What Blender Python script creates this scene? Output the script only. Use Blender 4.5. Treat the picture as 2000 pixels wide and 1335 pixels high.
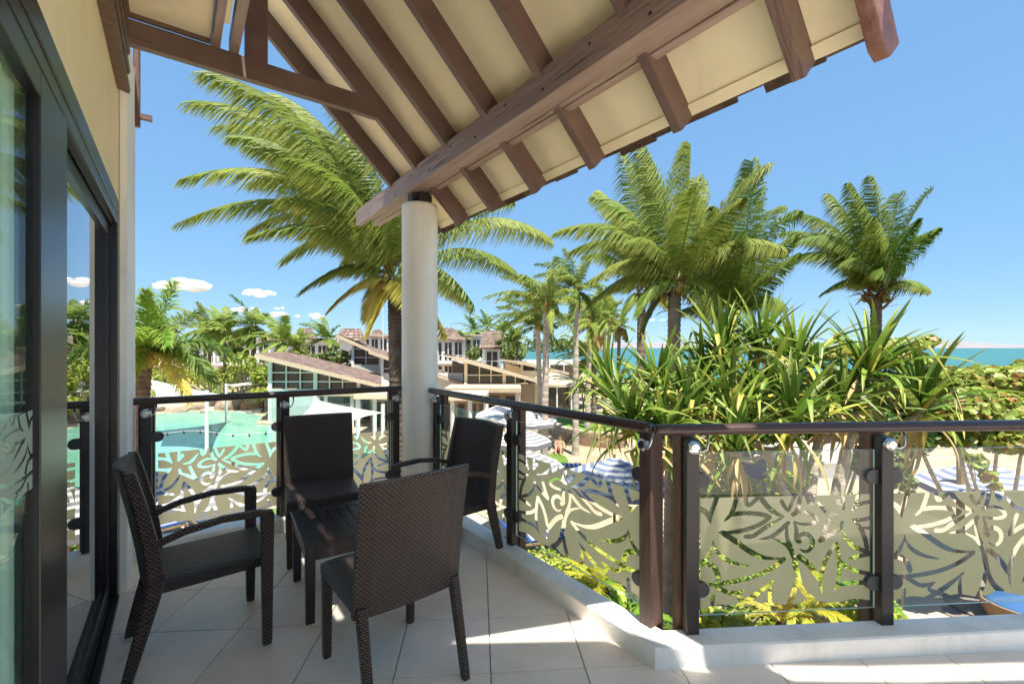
import bpy, bmesh, math, random
import numpy as np
from mathutils import Vector, Matrix
random.seed(7)
for o in list(bpy.data.objects): bpy.data.objects.remove(o)
sc = bpy.context.scene
COL = sc.collection
R = math.radians
# ------------------------------------------------------------------ camera, sky, sun, exposure
# the balcony runs along +Y (away), the sea side is +X, balcony floor z = 0, the eye 1.5 m above it
YAW = 36.26
SA, CA = math.sin(R(YAW)), math.cos(R(YAW))
EYE, FPX, HOR = 1.5, 889.0, 678.0
ZG = -3.7                                     # garden level
cam = bpy.data.cameras.new('camera')
cam.sensor_width = 36.0; cam.lens = 36.0 * FPX / 2000.0
cam.shift_y = (HOR - 667.5) / 2000.0
cam.clip_start = 0.02; cam.clip_end = 30000
co = bpy.data.objects.new('camera', cam); COL.objects.link(co)
co.location = (0, 0, EYE); co.rotation_euler = (R(90), 0, R(-YAW))
sc.camera = co
SUN_TO = Vector((0.10, 0.37, -1.0)).normalized()       # the way the sunlight travels
SUN_EL = math.asin(-SUN_TO.z); SUN_AZ = math.atan2(-SUN_TO.x, -SUN_TO.y)
w = bpy.data.worlds.new('World'); sc.world = w; w.use_nodes = True
wn = w.node_tree; wn.nodes.clear()
sky = wn.nodes.new('ShaderNodeTexSky'); sky.sky_type = 'NISHITA'; sky.sun_disc = False
sky.sun_elevation = SUN_EL; sky.sun_rotation = SUN_AZ
sky.air_density = 0.7; sky.dust_density = 0.0; sky.ozone_density = 4.0
bg = wn.nodes.new('ShaderNodeBackground'); bg.inputs[1].default_value = 0.15
wo = wn.nodes.new('ShaderNodeOutputWorld')
gm = wn.nodes.new('ShaderNodeGamma'); gm.inputs[1].default_value = 0.26          # the photograph is tone-mapped: a softer zenith to horizon step
hs = wn.nodes.new('ShaderNodeHueSaturation'); hs.inputs['Saturation'].default_value = 1.9; hs.inputs['Value'].default_value = .75
wn.links.new(sky.outputs[0], gm.inputs[0]); wn.links.new(gm.outputs[0], hs.inputs['Color']); tm = wn.nodes.new('ShaderNodeMix'); tm.data_type = 'RGBA'; tm.blend_type = 'MULTIPLY'; tm.inputs[0].default_value = 1.0; tm.inputs[7].default_value = (.60, .82, 1.0, 1)
wn.links.new(hs.outputs[0], tm.inputs[6]); wn.links.new(tm.outputs[2], bg.inputs[0]); wn.links.new(bg.outputs[0], wo.inputs[0])
sl = bpy.data.lights.new('sun', 'SUN'); sl.energy = 2.0; sl.angle = R(0.53); sl.color = (1.0, 0.95, 0.86)
so = bpy.data.objects.new('sun', sl); COL.objects.link(so)
so.rotation_euler = SUN_TO.to_track_quat('-Z', 'Y').to_euler(); so.location = (0, -10, 30)
sc.view_settings.view_transform = 'Standard'; sc.view_settings.look = 'None'
sc.view_settings.exposure = 2.55; sc.view_settings.gamma = 1.0
sc.cycles.max_bounces = 12; sc.cycles.diffuse_bounces = 8; sc.cycles.transparent_max_bounces = 24
sc.cycles.glossy_bounces = 4; sc.cycles.transmission_bounces = 6
sc.cycles.sample_clamp_indirect = 6.0

def pt(px, py, d):
    """world point seen at photo pixel (px,py) at depth d"""
    l = (px - 1000) / FPX * d
    return Vector((l * CA + d * SA, -l * SA + d * CA, EYE - (py - HOR) / FPX * d))
def onz(px, py, z):
    return pt(px, py, (EYE - z) * FPX / (py - HOR))
RIGHT = Vector((CA, -SA, 0)); FWD = Vector((SA, CA, 0)); UP = Vector((0, 0, 1))
def camv(r, u, f): return RIGHT * r + UP * u + FWD * f

# ------------------------------------------------------------------ materials
MATS = {}
def mat(name, col, rough=0.6, spec=0.5, metal=0.0, noise=None, bump=None, var=0.0, trans=0.0, coat=0.0, stretch=None, stain=None, crack=None):
    """procedural principled material. noise=(scale, amount, colour2); bump=(scale, strength); var = tint from object to object;
    trans = share of light let through (leaves, cloth)"""
    m = bpy.data.materials.new(name); m.use_nodes = True
    nt = m.node_tree; N = nt.nodes; L = nt.links
    b = N['Principled BSDF']; out = N['Material Output']
    b.inputs['Base Color'].default_value = (*col, 1); b.inputs['Roughness'].default_value = rough
    b.inputs['Specular IOR Level'].default_value = spec; b.inputs['Metallic'].default_value = metal
    if coat: b.inputs['Coat Weight'].default_value = coat
    tc = N.new('ShaderNodeTexCoord'); src = tc.outputs['Object']
    if stretch:
        mp = N.new('ShaderNodeMapping'); mp.inputs['Scale'].default_value = stretch
        L.new(src, mp.inputs[0]); src = mp.outputs[0]
    cs = None
    if noise:
        nz = N.new('ShaderNodeTexNoise'); nz.inputs['Scale'].default_value = noise[0]; nz.inputs['Detail'].default_value = 5
        L.new(src, nz.inputs['Vector'])
        mr = N.new('ShaderNodeMapRange'); mr.inputs[1].default_value = .35; mr.inputs[2].default_value = .65
        mr.inputs[4].default_value = noise[1]; L.new(nz.outputs[0], mr.inputs[0])
        mx = N.new('ShaderNodeMix'); mx.data_type = 'RGBA'
        mx.inputs[6].default_value = (*col, 1); mx.inputs[7].default_value = (*noise[2], 1)
        L.new(mr.outputs[0], mx.inputs[0]); cs = mx.outputs[2]
    if var:
        oi = N.new('ShaderNodeObjectInfo'); hs = N.new('ShaderNodeHueSaturation')
        m1 = N.new('ShaderNodeMapRange'); m1.inputs[3].default_value = 1 - var; m1.inputs[4].default_value = 1 + var
        L.new(oi.outputs['Random'], m1.inputs[0]); L.new(m1.outputs[0], hs.inputs['Value'])
        m2 = N.new('ShaderNodeMapRange'); m2.inputs[3].default_value = .5 - var * .08; m2.inputs[4].default_value = .5 + var * .08
        mm = N.new('ShaderNodeMath'); mm.operation = 'FRACT'; ml = N.new('ShaderNodeMath'); ml.operation = 'MULTIPLY'; ml.inputs[1].default_value = 7.31
        L.new(oi.outputs['Random'], ml.inputs[0]); L.new(ml.outputs[0], mm.inputs[0]); L.new(mm.outputs[0], m2.inputs[0])
        L.new(m2.outputs[0], hs.inputs['Hue'])
        if cs: L.new(cs, hs.inputs['Color'])
        else: hs.inputs['Color'].default_value = (*col, 1)
        cs = hs.outputs[0]
    if stain:                                    # patchy dirt and water marks: (scale vector, amount)
        mp2 = N.new('ShaderNodeMapping'); mp2.inputs['Scale'].default_value = stain[0]; L.new(tc.outputs['Object'], mp2.inputs[0])
        n2 = N.new('ShaderNodeTexNoise'); n2.inputs['Scale'].default_value = 1; n2.inputs['Detail'].default_value = 8; n2.inputs['Roughness'].default_value = .68; L.new(mp2.outputs[0], n2.inputs['Vector'])
        r2 = N.new('ShaderNodeMapRange'); r2.inputs[1].default_value = .50; r2.inputs[2].default_value = .72; r2.inputs[3].default_value = 1.0; r2.inputs[4].default_value = 1 - stain[1]; L.new(n2.outputs[0], r2.inputs[0])
        h2 = N.new('ShaderNodeHueSaturation'); L.new(r2.outputs[0], h2.inputs['Value'])
        if cs: L.new(cs, h2.inputs['Color'])
        else: h2.inputs['Color'].default_value = (*col, 1)
        cs = h2.outputs[0]
    if crack:                                    # long drying cracks in timber
        mp3 = N.new('ShaderNodeMapping'); mp3.inputs['Scale'].default_value = crack; L.new(tc.outputs['Object'], mp3.inputs[0])
        n3 = N.new('ShaderNodeTexNoise'); n3.inputs['Scale'].default_value = 1; n3.inputs['Detail'].default_value = 3; L.new(mp3.outputs[0], n3.inputs['Vector'])
        r3 = N.new('ShaderNodeMapRange'); r3.inputs[1].default_value = .66; r3.inputs[2].default_value = .69; r3.inputs[3].default_value = 1.0; r3.inputs[4].default_value = .22; L.new(n3.outputs[0], r3.inputs[0])
        h3 = N.new('ShaderNodeHueSaturation'); L.new(r3.outputs[0], h3.inputs['Value'])
        if cs: L.new(cs, h3.inputs['Color'])
        else: h3.inputs['Color'].default_value = (*col, 1)
        cs = h3.outputs[0]
    if cs: L.new(cs, b.inputs['Base Color'])
    if bump:
        nb = N.new('ShaderNodeTexNoise'); nb.inputs['Scale'].default_value = bump[0]; nb.inputs['Detail'].default_value = 4
        L.new(src, nb.inputs['Vector'])
        bp = N.new('ShaderNodeBump'); bp.inputs['Strength'].default_value = bump[1]; bp.inputs['Distance'].default_value = .02
        L.new(nb.outputs[0], bp.inputs['Height']); L.new(bp.outputs[0], b.inputs['Normal'])
    if trans:
        t = N.new('ShaderNodeBsdfTranslucent'); ms = N.new('ShaderNodeMixShader'); ms.inputs[0].default_value = trans
        if cs: L.new(cs, t.inputs[0])
        else: t.inputs[0].default_value = (*col, 1)
        L.new(b.outputs[0], ms.inputs[1]); L.new(t.outputs[0], ms.inputs[2]); L.new(ms.outputs[0], out.inputs[0])
    MATS[name] = m
    return m

def leaf_mat(name, c1, c2, tip=None, trans=.35, scale=1.6, var=.18, rough=.42, spec=.5):
    """foliage: colour clumps through the crown, the leaf tips drier (attribute 'age' 0..1)"""
    m = mat(name, c1, rough, spec, noise=(scale, 1.0, c2), var=var, trans=trans)
    nt = m.node_tree; N = nt.nodes; L = nt.links
    if tip:
        b = N['Principled BSDF']; at = N.new('ShaderNodeAttribute'); at.attribute_name = 'age'
        mx = N.new('ShaderNodeMix'); mx.data_type = 'RGBA'; mx.inputs[7].default_value = (*tip, 1)
        src = b.inputs['Base Color'].links[0].from_socket
        L.new(at.outputs['Fac'], mx.inputs[0]); L.new(src, mx.inputs[6]); L.new(mx.outputs[2], b.inputs['Base Color'])
        for n in N:
            if n.type == 'BSDF_TRANSLUCENT': L.new(mx.outputs[2], n.inputs[0])
    return m

def thin_glass(name, tint=(.93, .96, .95), rough=0.0, ior=1.5, frost=None, extra=1.0):
    m = bpy.data.materials.new(name); m.use_nodes = True; nt = m.node_tree; N = nt.nodes; L = nt.links
    N.remove(N['Principled BSDF']); out = N['Material Output']
    t = N.new('ShaderNodeBsdfTransparent'); t.inputs[0].default_value = (*tint, 1)
    g = N.new('ShaderNodeBsdfGlossy'); g.inputs['Roughness'].default_value = rough
    lw = N.new('ShaderNodeLayerWeight'); lw.inputs[0].default_value = .5
    f = N.new('ShaderNodeMath'); f.operation = 'POWER'; f.inputs[1].default_value = 5.0; L.new(lw.outputs['Facing'], f.inputs[0])
    f2 = N.new('ShaderNodeMath'); f2.operation = 'MULTIPLY_ADD'; f2.inputs[1].default_value = .96; f2.inputs[2].default_value = .04; L.new(f.outputs[0], f2.inputs[0])
    ms = N.new('ShaderNodeMixShader')
    mu = N.new('ShaderNodeMath'); mu.operation = 'MULTIPLY'; mu.inputs[1].default_value = extra; mu.use_clamp = True
    L.new(f2.outputs[0], mu.inputs[0]); L.new(mu.outputs[0], ms.inputs[0]); L.new(t.outputs[0], ms.inputs[1]); L.new(g.outputs[0], ms.inputs[2])
    L.new(ms.outputs[0], out.inputs[0])
    MATS[name] = m; return m

def weave_mat(name, c1, c2, a=.017, b=.0085):
    m = mat(name, c1, .30, .6); nt = m.node_tree; N = nt.nodes; L = nt.links; P = N['Principled BSDF']
    uv = N.new('ShaderNodeUVMap'); uv.uv_map = 'UV'; sp = N.new('ShaderNodeSeparateXYZ'); L.new(uv.outputs[0], sp.inputs[0])
    def M(op, x, y=None, clamp=False):
        n = N.new('ShaderNodeMath'); n.operation = op; n.use_clamp = clamp
        for i, v in enumerate((x, y)):
            if v is None: continue
            if isinstance(v, (int, float)): n.inputs[i].default_value = v
            else: L.new(v, n.inputs[i])
        return n.outputs[0]
    u = M('DIVIDE', sp.outputs[0], a); v = M('DIVIDE', sp.outputs[1], b)
    row = M('FLOOR', v); sh = M('MULTIPLY', row, .5)
    su = M('ABSOLUTE', M('SINE', M('MULTIPLY', M('ADD', u, sh), math.pi)))
    sv = M('ABSOLUTE', M('SINE', M('MULTIPLY', v, math.pi)))
    h = M('MULTIPLY', M('POWER', sv, .6), M('ADD', .35, M('MULTIPLY', su, .65)))
    ramp = N.new('ShaderNodeMapRange'); ramp.inputs[1].default_value = .15; ramp.inputs[2].default_value = .85; L.new(h, ramp.inputs[0])
    mx = N.new('ShaderNodeMix'); mx.data_type = 'RGBA'; mx.inputs[6].default_value = (*c2, 1); mx.inputs[7].default_value = (*c1, 1)  # gaps painted dark, strand tops lighter, as shade and highlight
    L.new(ramp.outputs[0], mx.inputs[0])
    wn_ = N.new('ShaderNodeTexNoise'); wn_.inputs['Scale'].default_value = 60; L.new(uv.outputs[0], wn_.inputs[0])
    hs = N.new('ShaderNodeHueSaturation'); mr = N.new('ShaderNodeMapRange'); mr.inputs[3].default_value = .6; mr.inputs[4].default_value = 1.4
    L.new(wn_.outputs[0], mr.inputs[0]); L.new(mr.outputs[0], hs.inputs['Value']); L.new(mx.outputs[2], hs.inputs['Color'])
    L.new(hs.outputs[0], P.inputs['Base Color'])
    bp = N.new('ShaderNodeBump'); bp.inputs['Strength'].default_value = 1.0; bp.inputs['Distance'].default_value = .011
    L.new(h, bp.inputs['Height']); L.new(bp.outputs[0], P.inputs['Normal'])
    return m

# ------------------------------------------------------------------ mesh helper
class MB:
    def __init__(s): s.v = []; s.f = []; s.mi = []; s.age = None
    def add(s, verts, faces, mi=0):
        o = len(s.v); s.v.extend([tuple(p) for p in verts]); s.f.extend([tuple(i + o for i in q) for q in faces]); s.mi.extend([mi] * len(faces))
    def box(s, lo, hi, mi=0):
        x0, y0, z0 = lo; x1, y1, z1 = hi
        s.add([(x0,y0,z0),(x1,y0,z0),(x1,y1,z0),(x0,y1,z0),(x0,y0,z1),(x1,y0,z1),(x1,y1,z1),(x0,y1,z1)],
              [(0,3,2,1),(4,5,6,7),(0,1,5,4),(1,2,6,5),(2,3,7,6),(3,0,4,7)], mi)
    def obox(s, c, ax, ay, az, mi=0):
        """box centred at c with half-axis vectors"""
        c = Vector(c); V = []
        for k in (-1, 1):
            for (i, j) in ((-1,-1),(1,-1),(1,1),(-1,1)): V.append(c + ax*i + ay*j + az*k)
        s.add(V, [(0,3,2,1),(4,5,6,7),(0,1,5,4),(1,2,6,5),(2,3,7,6),(3,0,4,7)], mi)
    def prism(s, poly, vec, mi=0):
        """closed polygon (list of points) pushed along vec"""
        n = len(poly); vec = Vector(vec); P = [Vector(p) for p in poly]
        s.add(P + [p + vec for p in P], [tuple(range(n))[::-1], tuple(range(n, 2*n))] + [(i, (i+1) % n, n + (i+1) % n, n + i) for i in range(n)], mi)
    def bar(s, p, q, w, h, up=UP, mi=0):
        p, q = Vector(p), Vector(q); t = (q - p).normalized(); a = t.cross(up)
        if a.length < 1e-4: a = t.cross(Vector((1, 0, 0)))
        a.normalize(); b = a.cross(t)
        s.obox((p + q) / 2, (q - p) / 2, a * w / 2, b * h / 2, mi)
    def tube(s, pts, rads, n=8, mi=0, caps=True, flat=1.0):
        P = [Vector(p) for p in pts]
        if not isinstance(rads, (list, tuple)): rads = [rads] * len(P)
        ref = None; rings = []
        for i, p in enumerate(P):
            t = (P[min(i+1, len(P)-1)] - P[max(i-1, 0)]).normalized()
            if ref is None: ref = Vector((0, 0, 1)) if abs(t.z) < .9 else Vector((1, 0, 0))
            a = t.cross(ref).normalized(); b = a.cross(t)
            ref = b
            rings.append([p + (a * math.cos(2*math.pi*k/n) + b * flat * math.sin(2*math.pi*k/n)) * rads[i] for k in range(n)])
        F = []
        for i in range(len(P) - 1):
            for k in range(n): F.append((i*n+k, i*n+(k+1) % n, (i+1)*n+(k+1) % n, (i+1)*n+k))
        if caps: F += [tuple(range(n))[::-1], tuple(range((len(P)-1)*n, len(P)*n))]
        s.add([v for r in rings for v in r], F, mi)
    def sweep(s, pts, sizes, A, B, mi=0, r=.25):
        """rounded rectangular section (full sizes w along A, h along B) swept along pts"""
        A, B = Vector(A), Vector(B); prof = []
        for (i, j) in ((1,1),(-1,1),(-1,-1),(1,-1)):
            c = [(i, j*(1-r*2)), (i*(1-r*.6), j*(1-r*.6)), (i*(1-r*2), j)]
            prof += c if i*j > 0 else c[::-1]
        n = len(prof); V = []; F = []
        for p, (w_, h_) in zip(pts, sizes):
            p = Vector(p)
            for (i, j) in prof: V.append(p + A*(i*w_/2) + B*(j*h_/2))
        for k in range(len(pts)-1):
            for i in range(n): F.append((k*n+i, k*n+(i+1) % n, (k+1)*n+(i+1) % n, (k+1)*n+i))
        F += [tuple(range(n))[::-1], tuple(range((len(pts)-1)*n, len(pts)*n))]
        s.add(V, F, mi)
    def lathe(s, prof, c=(0, 0, 0), n=16, mi=0):
        c = Vector(c); V = []; F = []
        for (r, z) in prof:
            for k in range(n): V.append(c + Vector((r*math.cos(2*math.pi*k/n), r*math.sin(2*math.pi*k/n), z)))
        for i in range(len(prof)-1):
            for k in range(n): F.append((i*n+k, i*n+(k+1) % n, (i+1)*n+(k+1) % n, (i+1)*n+k))
        F += [tuple(range(n))[::-1], tuple(range((len(prof)-1)*n, len(prof)*n))]
        s.add(V, F, mi)
    def mesh(s, name, mats, smooth=False, uv=False, bevel=0, recalc=True):
        me = bpy.data.meshes.new(name); me.from_pydata(s.v, [], s.f)
        if not isinstance(mats, (list, tuple)): mats = [mats]
        for m in mats: me.materials.append(MATS[m] if isinstance(m, str) else m)
        if len(mats) > 1: me.polygons.foreach_set('material_index', s.mi)
        if s.age is not None:
            at = me.attributes.new('age', 'FLOAT', 'POINT'); at.data.foreach_set('value', s.age)
        if recalc or bevel:
            bm = bmesh.new(); bm.from_mesh(me)
            bmesh.ops.recalc_face_normals(bm, faces=bm.faces)
            if bevel:
                bmesh.ops.bevel(bm, geom=[e for e in bm.edges if e.is_manifold and e.calc_face_angle(0) > .5], offset=bevel, segments=2, affect='EDGES', profile=.6)
            bm.to_mesh(me); bm.free()
        if smooth: me.polygons.foreach_set('use_smooth', [True] * len(me.polygons))
        if uv:
            ul = me.uv_layers.new(name='UV'); co_ = me.vertices
            for p in me.polygons:
                n = p.normal; ax = max(range(3), key=lambda i: abs(n[i]))
                for li in p.loop_indices:
                    c = co_[me.loops[li].vertex_index].co
                    ul.data[li].uv = (c.y, c.z) if ax == 0 else ((c.x, c.z) if ax == 1 else (c.x, c.y))
        me.update(); return me
    def build(s, name, mats, parent=None, **k):
        return link(name, s.mesh(name, mats, **k), parent)

def link(name, me, parent=None, mw=None):
    o = bpy.data.objects.new(name, me); COL.objects.link(o)
    if parent is not None: o.parent = parent
    if mw is not None: o.matrix_basis = mw
    return o
def tag(o, label, cat, group=None):
    o['label'] = label; o['category'] = cat
    if group: o['group'] = group
    return o
def thing(name, label, cat, loc=(0, 0, 0), rz=0, group=None):
    o = bpy.data.objects.new(name, None); COL.objects.link(o); o.location = loc; o.rotation_euler = (0, 0, rz)
    o.empty_display_size = .2
    return tag(o, label, cat, group)
def structure(o): o['kind'] = 'structure'; return o
def stuff(o): o['kind'] = 'stuff'; return o
def dup(root, loc=None, rz=None, label=None, group=None):
    def cp(o, par):
        c = o.copy(); COL.objects.link(c)
        if par is not None: c.parent = par
        for ch in o.children: cp(ch, c)
        return c
    r = cp(root, None)
    if loc is not None: r.location = loc
    if rz is not None: r.rotation_euler = (0, 0, rz)
    if label: r['label'] = label
    if group: r['group'] = group
    return r
# ------------------------------------------------------------------ the materials of the place
mat('cream_wall', (.88, .75, .47), .75, .3, noise=(3, .5, (.81, .68, .42)), bump=(120, .12), stain=((2, 2, .5), .12))
mat('soffit_paint', (.91, .81, .57), .6, .35, noise=(1.4, .7, (.84, .73, .50)), bump=(40, .05), stain=((1.6, 2.6, 1.6), .16))
mat('white_render', (.92, .90, .86), .55, .4, noise=(2.2, .7, (.78, .75, .69)), bump=(60, .12), stain=((3.5, 3.5, .8), .22))
mat('column_paint', (.92, .88, .79), .45, .5, noise=(2, .6, (.81, .77, .66)), bump=(50, .05), stain=((5, 5, .5), .14))
mat('timber', (.165, .102, .082), .45, .45, noise=(3, .9, (.115, .068, .054)), bump=(9, .4), stretch=(1.2, 9, 1.2), var=.14)
mat('beam_timber', (.36, .26, .222), .45, .45, noise=(2.2, .9, (.275, .185, .155)), bump=(7, .5), stretch=(9, .7, 9), var=.1, crack=(26, .8, 26))
mat('barge_timber', (.22, .115, .09), .5, .4, noise=(9, .9, (.16, .06, .045)), bump=(22, .5))
mat('shingle', (.13, .085, .06), .8, .2, noise=(8, .8, (.07, .045, .035)), bump=(30, .5), var=.35)
mat('aluminium', (.017, .012, .012), .32, .5, noise=(1.5, .6, (.026, .019, .017)))
mat('aluminium_dark', (.012, .011, .012), .4, .4)
mat('post_dark', (.022, .017, .017), .38, .5, noise=(6, .7, (.035, .024, .021)))
mat('post_timber', (.15, .085, .055), .55, .4, noise=(4, .9, (.09, .045, .03)), bump=(18, .4), stretch=(8, 8, 1))
mat('rail_metal', (.055, .028, .024), .3, .5, noise=(7, .6, (.035, .020, .018)))
mat('steel', (.55, .54, .53), .22, .5, metal=1.0)
mat('clamp_grey', (.05, .05, .052), .45, .5)
mat('tile', (.93, .83, .72), .36, .5, noise=(3.2, .8, (.83, .725, .61)), bump=(9, .12), var=.05, stain=((1.3, 1.3, 1), .16))
mat('grout', (.30, .27, .24), .8, .3)
mat('table_paint', (.020, .013, .013), .32, .5, noise=(9, .7, (.032, .020, .018)), bump=(30, .15), stretch=(6, 1, 6))
mat('bolt_dark', (.03, .025, .022), .5, .5)
weave_mat('wicker', (.125, .085, .068), (.004, .003, .003), .021, .0105)
weave_mat('wicker_fine', (.13, .098, .09), (.005, .004, .004), .015, .0078)
thin_glass('clear_glass', (.95, .97, .96), extra=.7)
thin_glass('door_glass', (.84, .92, .88), extra=.35)
thin_glass('mirror_door_glass', (.70, .80, .76), extra=1.5)
thin_glass('window_glass', (.25, .30, .30), extra=1.4)
mat('frosted_film', (.96, .80, .49), .6, .35, trans=.78)
mat('frosted_door_film', (.50, .55, .50), .6, .3, trans=.5)
mat('curtain_sheer', (.80, .88, .82), .9, .1, trans=.12)
mat('room_dark', (.6, .57, .52), .8, .2)
# garden
mat('sand', (.44, .34, .225), .9, .15, noise=(.8, .9, (.33, .25, .165)), bump=(3, .3))
mat('paving', (.48, .38, .27), .8, .25, noise=(.8, .8, (.38, .30, .21)), bump=(5, .2))
mat('slate_paving', (.17, .14, .12), .75, .3, noise=(1.6, .9, (.26, .21, .17)), bump=(3, .4))
mat('lawn', (.10, .19, .03), .9, .2, noise=(2.5, .8, (.15, .22, .035)), bump=(60, .8))
mat('rock', (.36, .27, .18), .9, .2, noise=(2.2, .9, (.20, .155, .12)), bump=(6, .7), var=.3)
mat('stone_wall', (.34, .23, .14), .9, .2, noise=(5, 1, (.18, .12, .08)), bump=(9, .8), var=.15)
mat('cap_stone', (.46, .37, .255), .8, .2, noise=(3, .5, (.38, .30, .21)))
mat('white_paint', (.66, .65, .62), .5, .4, noise=(2, .4, (.58, .56, .52)))
mat('aqua_paint', (.36, .46, .42), .6, .3, noise=(1.5, .5, (.30, .40, .37)))
mat('mint_frame', (.52, .58, .52), .5, .4)
mat('pale_wall', (.52, .49, .44), .7, .3, noise=(1.2, .4, (.46, .43, .38)))
mat('tan_wall', (.40, .32, .23), .7, .3, noise=(1.5, .5, (.44, .35, .25)))
mat('dark_glass', (.012, .013, .013), .08, .4, noise=(.55, 1, (.085, .065, .048)))  # brown mottling stands in for reflections in the panes
mat('sail_cloth', (.60, .56, .48), .8, .2, trans=.45)
mat('canvas_tan', (.70, .58, .42), .85, .15, trans=.2, noise=(1, .4, (.62, .5, .36)))
mat('teak', (.30, .19, .10), .6, .3, noise=(3, .7, (.2, .12, .06)), stretch=(4, 4, 1))
mat('navy_cloth', (.03, .07, .22), .8, .2)
mat('blue_cloth', (.035, .10, .23), .8, .2)
mat('white_cloth', (.56, .54, .52), .85, .15, trans=.15)
mat('slate_cloth', (.17, .20, .32), .85, .15, trans=.1)
mat('grey_cloth', (.23, .22, .24), .85, .15, trans=.1)
mat('trunk_grey', (.27, .22, .175), .9, .2, noise=(4, .9, (.16, .125, .10)), bump=(14, .6), var=.1)
mat('trunk_brown', (.22, .16, .115), .9, .2, noise=(5, .9, (.11, .075, .055)), bump=(16, .8), var=.1)
mat('trunk_dark', (.13, .10, .08), .9, .2, noise=(6, .9, (.06, .045, .035)), bump=(18, .9))
mat('fibre', (.22, .115, .055), .95, .1, noise=(9, .9, (.09, .045, .025)), bump=(30, 1), trans=.1)
mat('crownshaft', (.30, .14, .05), .55, .4, noise=(5, .9, (.16, .12, .035)))
mat('coconut', (.28, .24, .05), .5, .4, noise=(6, .6, (.2, .13, .03)), var=.2)
mat('bark_pale', (.50, .43, .35), .9, .2, noise=(4, .9, (.30, .24, .19)), bump=(12, .8), stretch=(1, 1, 5))
leaf_mat('frond_green', (0.087, 0.173, 0.022), (0.173, 0.242, 0.027), (0.600, 0.583, 0.160), spec=.22, rough=.5, trans=.38)
leaf_mat('frond_deep', (0.046, 0.134, 0.022), (0.102, 0.198, 0.027), (0.478, 0.460, 0.106), spec=.22, rough=.5, trans=.35)
leaf_mat('frond_fresh', (0.097, 0.242, 0.024), (0.164, 0.307, 0.036), (0.600, 0.583, 0.088), spec=.22, rough=.5, trans=.4)
leaf_mat('frond_yellow', (0.531, 0.442, 0.062), (0.600, 0.531, 0.088), (0.600, 0.531, 0.142), trans=.4)
leaf_mat('frond_dry', (0.600, 0.354, 0.124), (0.600, 0.478, 0.195), (0.531, 0.300, 0.124), trans=.3)
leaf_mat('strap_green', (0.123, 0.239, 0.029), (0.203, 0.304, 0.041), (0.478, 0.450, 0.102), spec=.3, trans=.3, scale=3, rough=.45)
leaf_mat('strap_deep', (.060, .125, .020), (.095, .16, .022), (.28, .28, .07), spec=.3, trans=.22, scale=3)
leaf_mat('strap_yellow', (0.500, 0.450, 0.087), (0.406, 0.406, 0.072), (0.500, 0.377, 0.116), spec=.3, trans=.3, scale=3)
leaf_mat('strap_dry', (0.500, 0.348, 0.116), (0.500, 0.362, 0.174), (0.377, 0.217, 0.087), spec=.3, trans=.2, scale=3)
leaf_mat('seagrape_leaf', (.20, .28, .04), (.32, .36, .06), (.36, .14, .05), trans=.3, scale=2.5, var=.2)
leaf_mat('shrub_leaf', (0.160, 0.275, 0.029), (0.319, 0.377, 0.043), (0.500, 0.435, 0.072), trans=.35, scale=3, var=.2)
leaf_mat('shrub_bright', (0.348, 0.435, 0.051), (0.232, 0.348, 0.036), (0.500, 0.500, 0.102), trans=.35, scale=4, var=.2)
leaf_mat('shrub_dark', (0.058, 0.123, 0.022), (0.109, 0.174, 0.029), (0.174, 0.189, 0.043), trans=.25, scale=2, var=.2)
leaf_mat('fern_yellow', (0.493, 0.450, 0.036), (0.348, 0.406, 0.043), (0.500, 0.464, 0.072), trans=.4, scale=3)
mat('post_brown', (.085, .050, .037), .5, .4, noise=(4, .9, (.055, .028, .02)), bump=(18, .4), stretch=(9, 9, 1))
mat('far_foliage', (.055, .095, .02), .8, .2, noise=(.5, 1, (.11, .14, .03)), bump=(2, 1), var=.15)
mat('hill_far', (.27, .245, .25), .95, .1, noise=(.004, 1, (.20, .195, .20)))  # pale grey carries the distance haze in the colour
mat('skin', (.50, .28, .18), .5, .4)
mat('swim_red', (.45, .05, .06), .7, .3)
mat('hair_dark', (.02, .012, .01), .5, .4)
mat('basket', (.27, .20, .12), .8, .2, noise=(20, .9, (.28, .16, .07)), bump=(40, .8))
mat('bulb_dark', (.03, .03, .03), .4, .5)

def water_mat(name, c1, c2, scale, bump, rough, nscale):
    m = mat(name, c1, rough, .3, noise=(nscale, 1, c2)); nt = m.node_tree; N = nt.nodes; L = nt.links
    b = N['Principled BSDF']; tc = N.new('ShaderNodeTexCoord'); mp = N.new('ShaderNodeMapping'); mp.inputs['Scale'].default_value = scale
    nz = N.new('ShaderNodeTexNoise'); nz.inputs['Scale'].default_value = 1; nz.inputs['Detail'].default_value = 6
    bp = N.new('ShaderNodeBump'); bp.inputs['Strength'].default_value = bump; bp.inputs['Distance'].default_value = .12
    L.new(tc.outputs['Object'], mp.inputs[0]); L.new(mp.outputs[0], nz.inputs['Vector']); L.new(nz.outputs[0], bp.inputs['Height']); L.new(bp.outputs[0], b.inputs['Normal'])
    return m
water_mat('sea_water', (.02, .115, .115), (.032, .15, .135), (.25, .7, 1), .6, .35, .012)
water_mat('pool_water', (.13, .38, .28), (.24, .46, .34), (1.2, 1.2, 1), .25, .12, .16)

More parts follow.
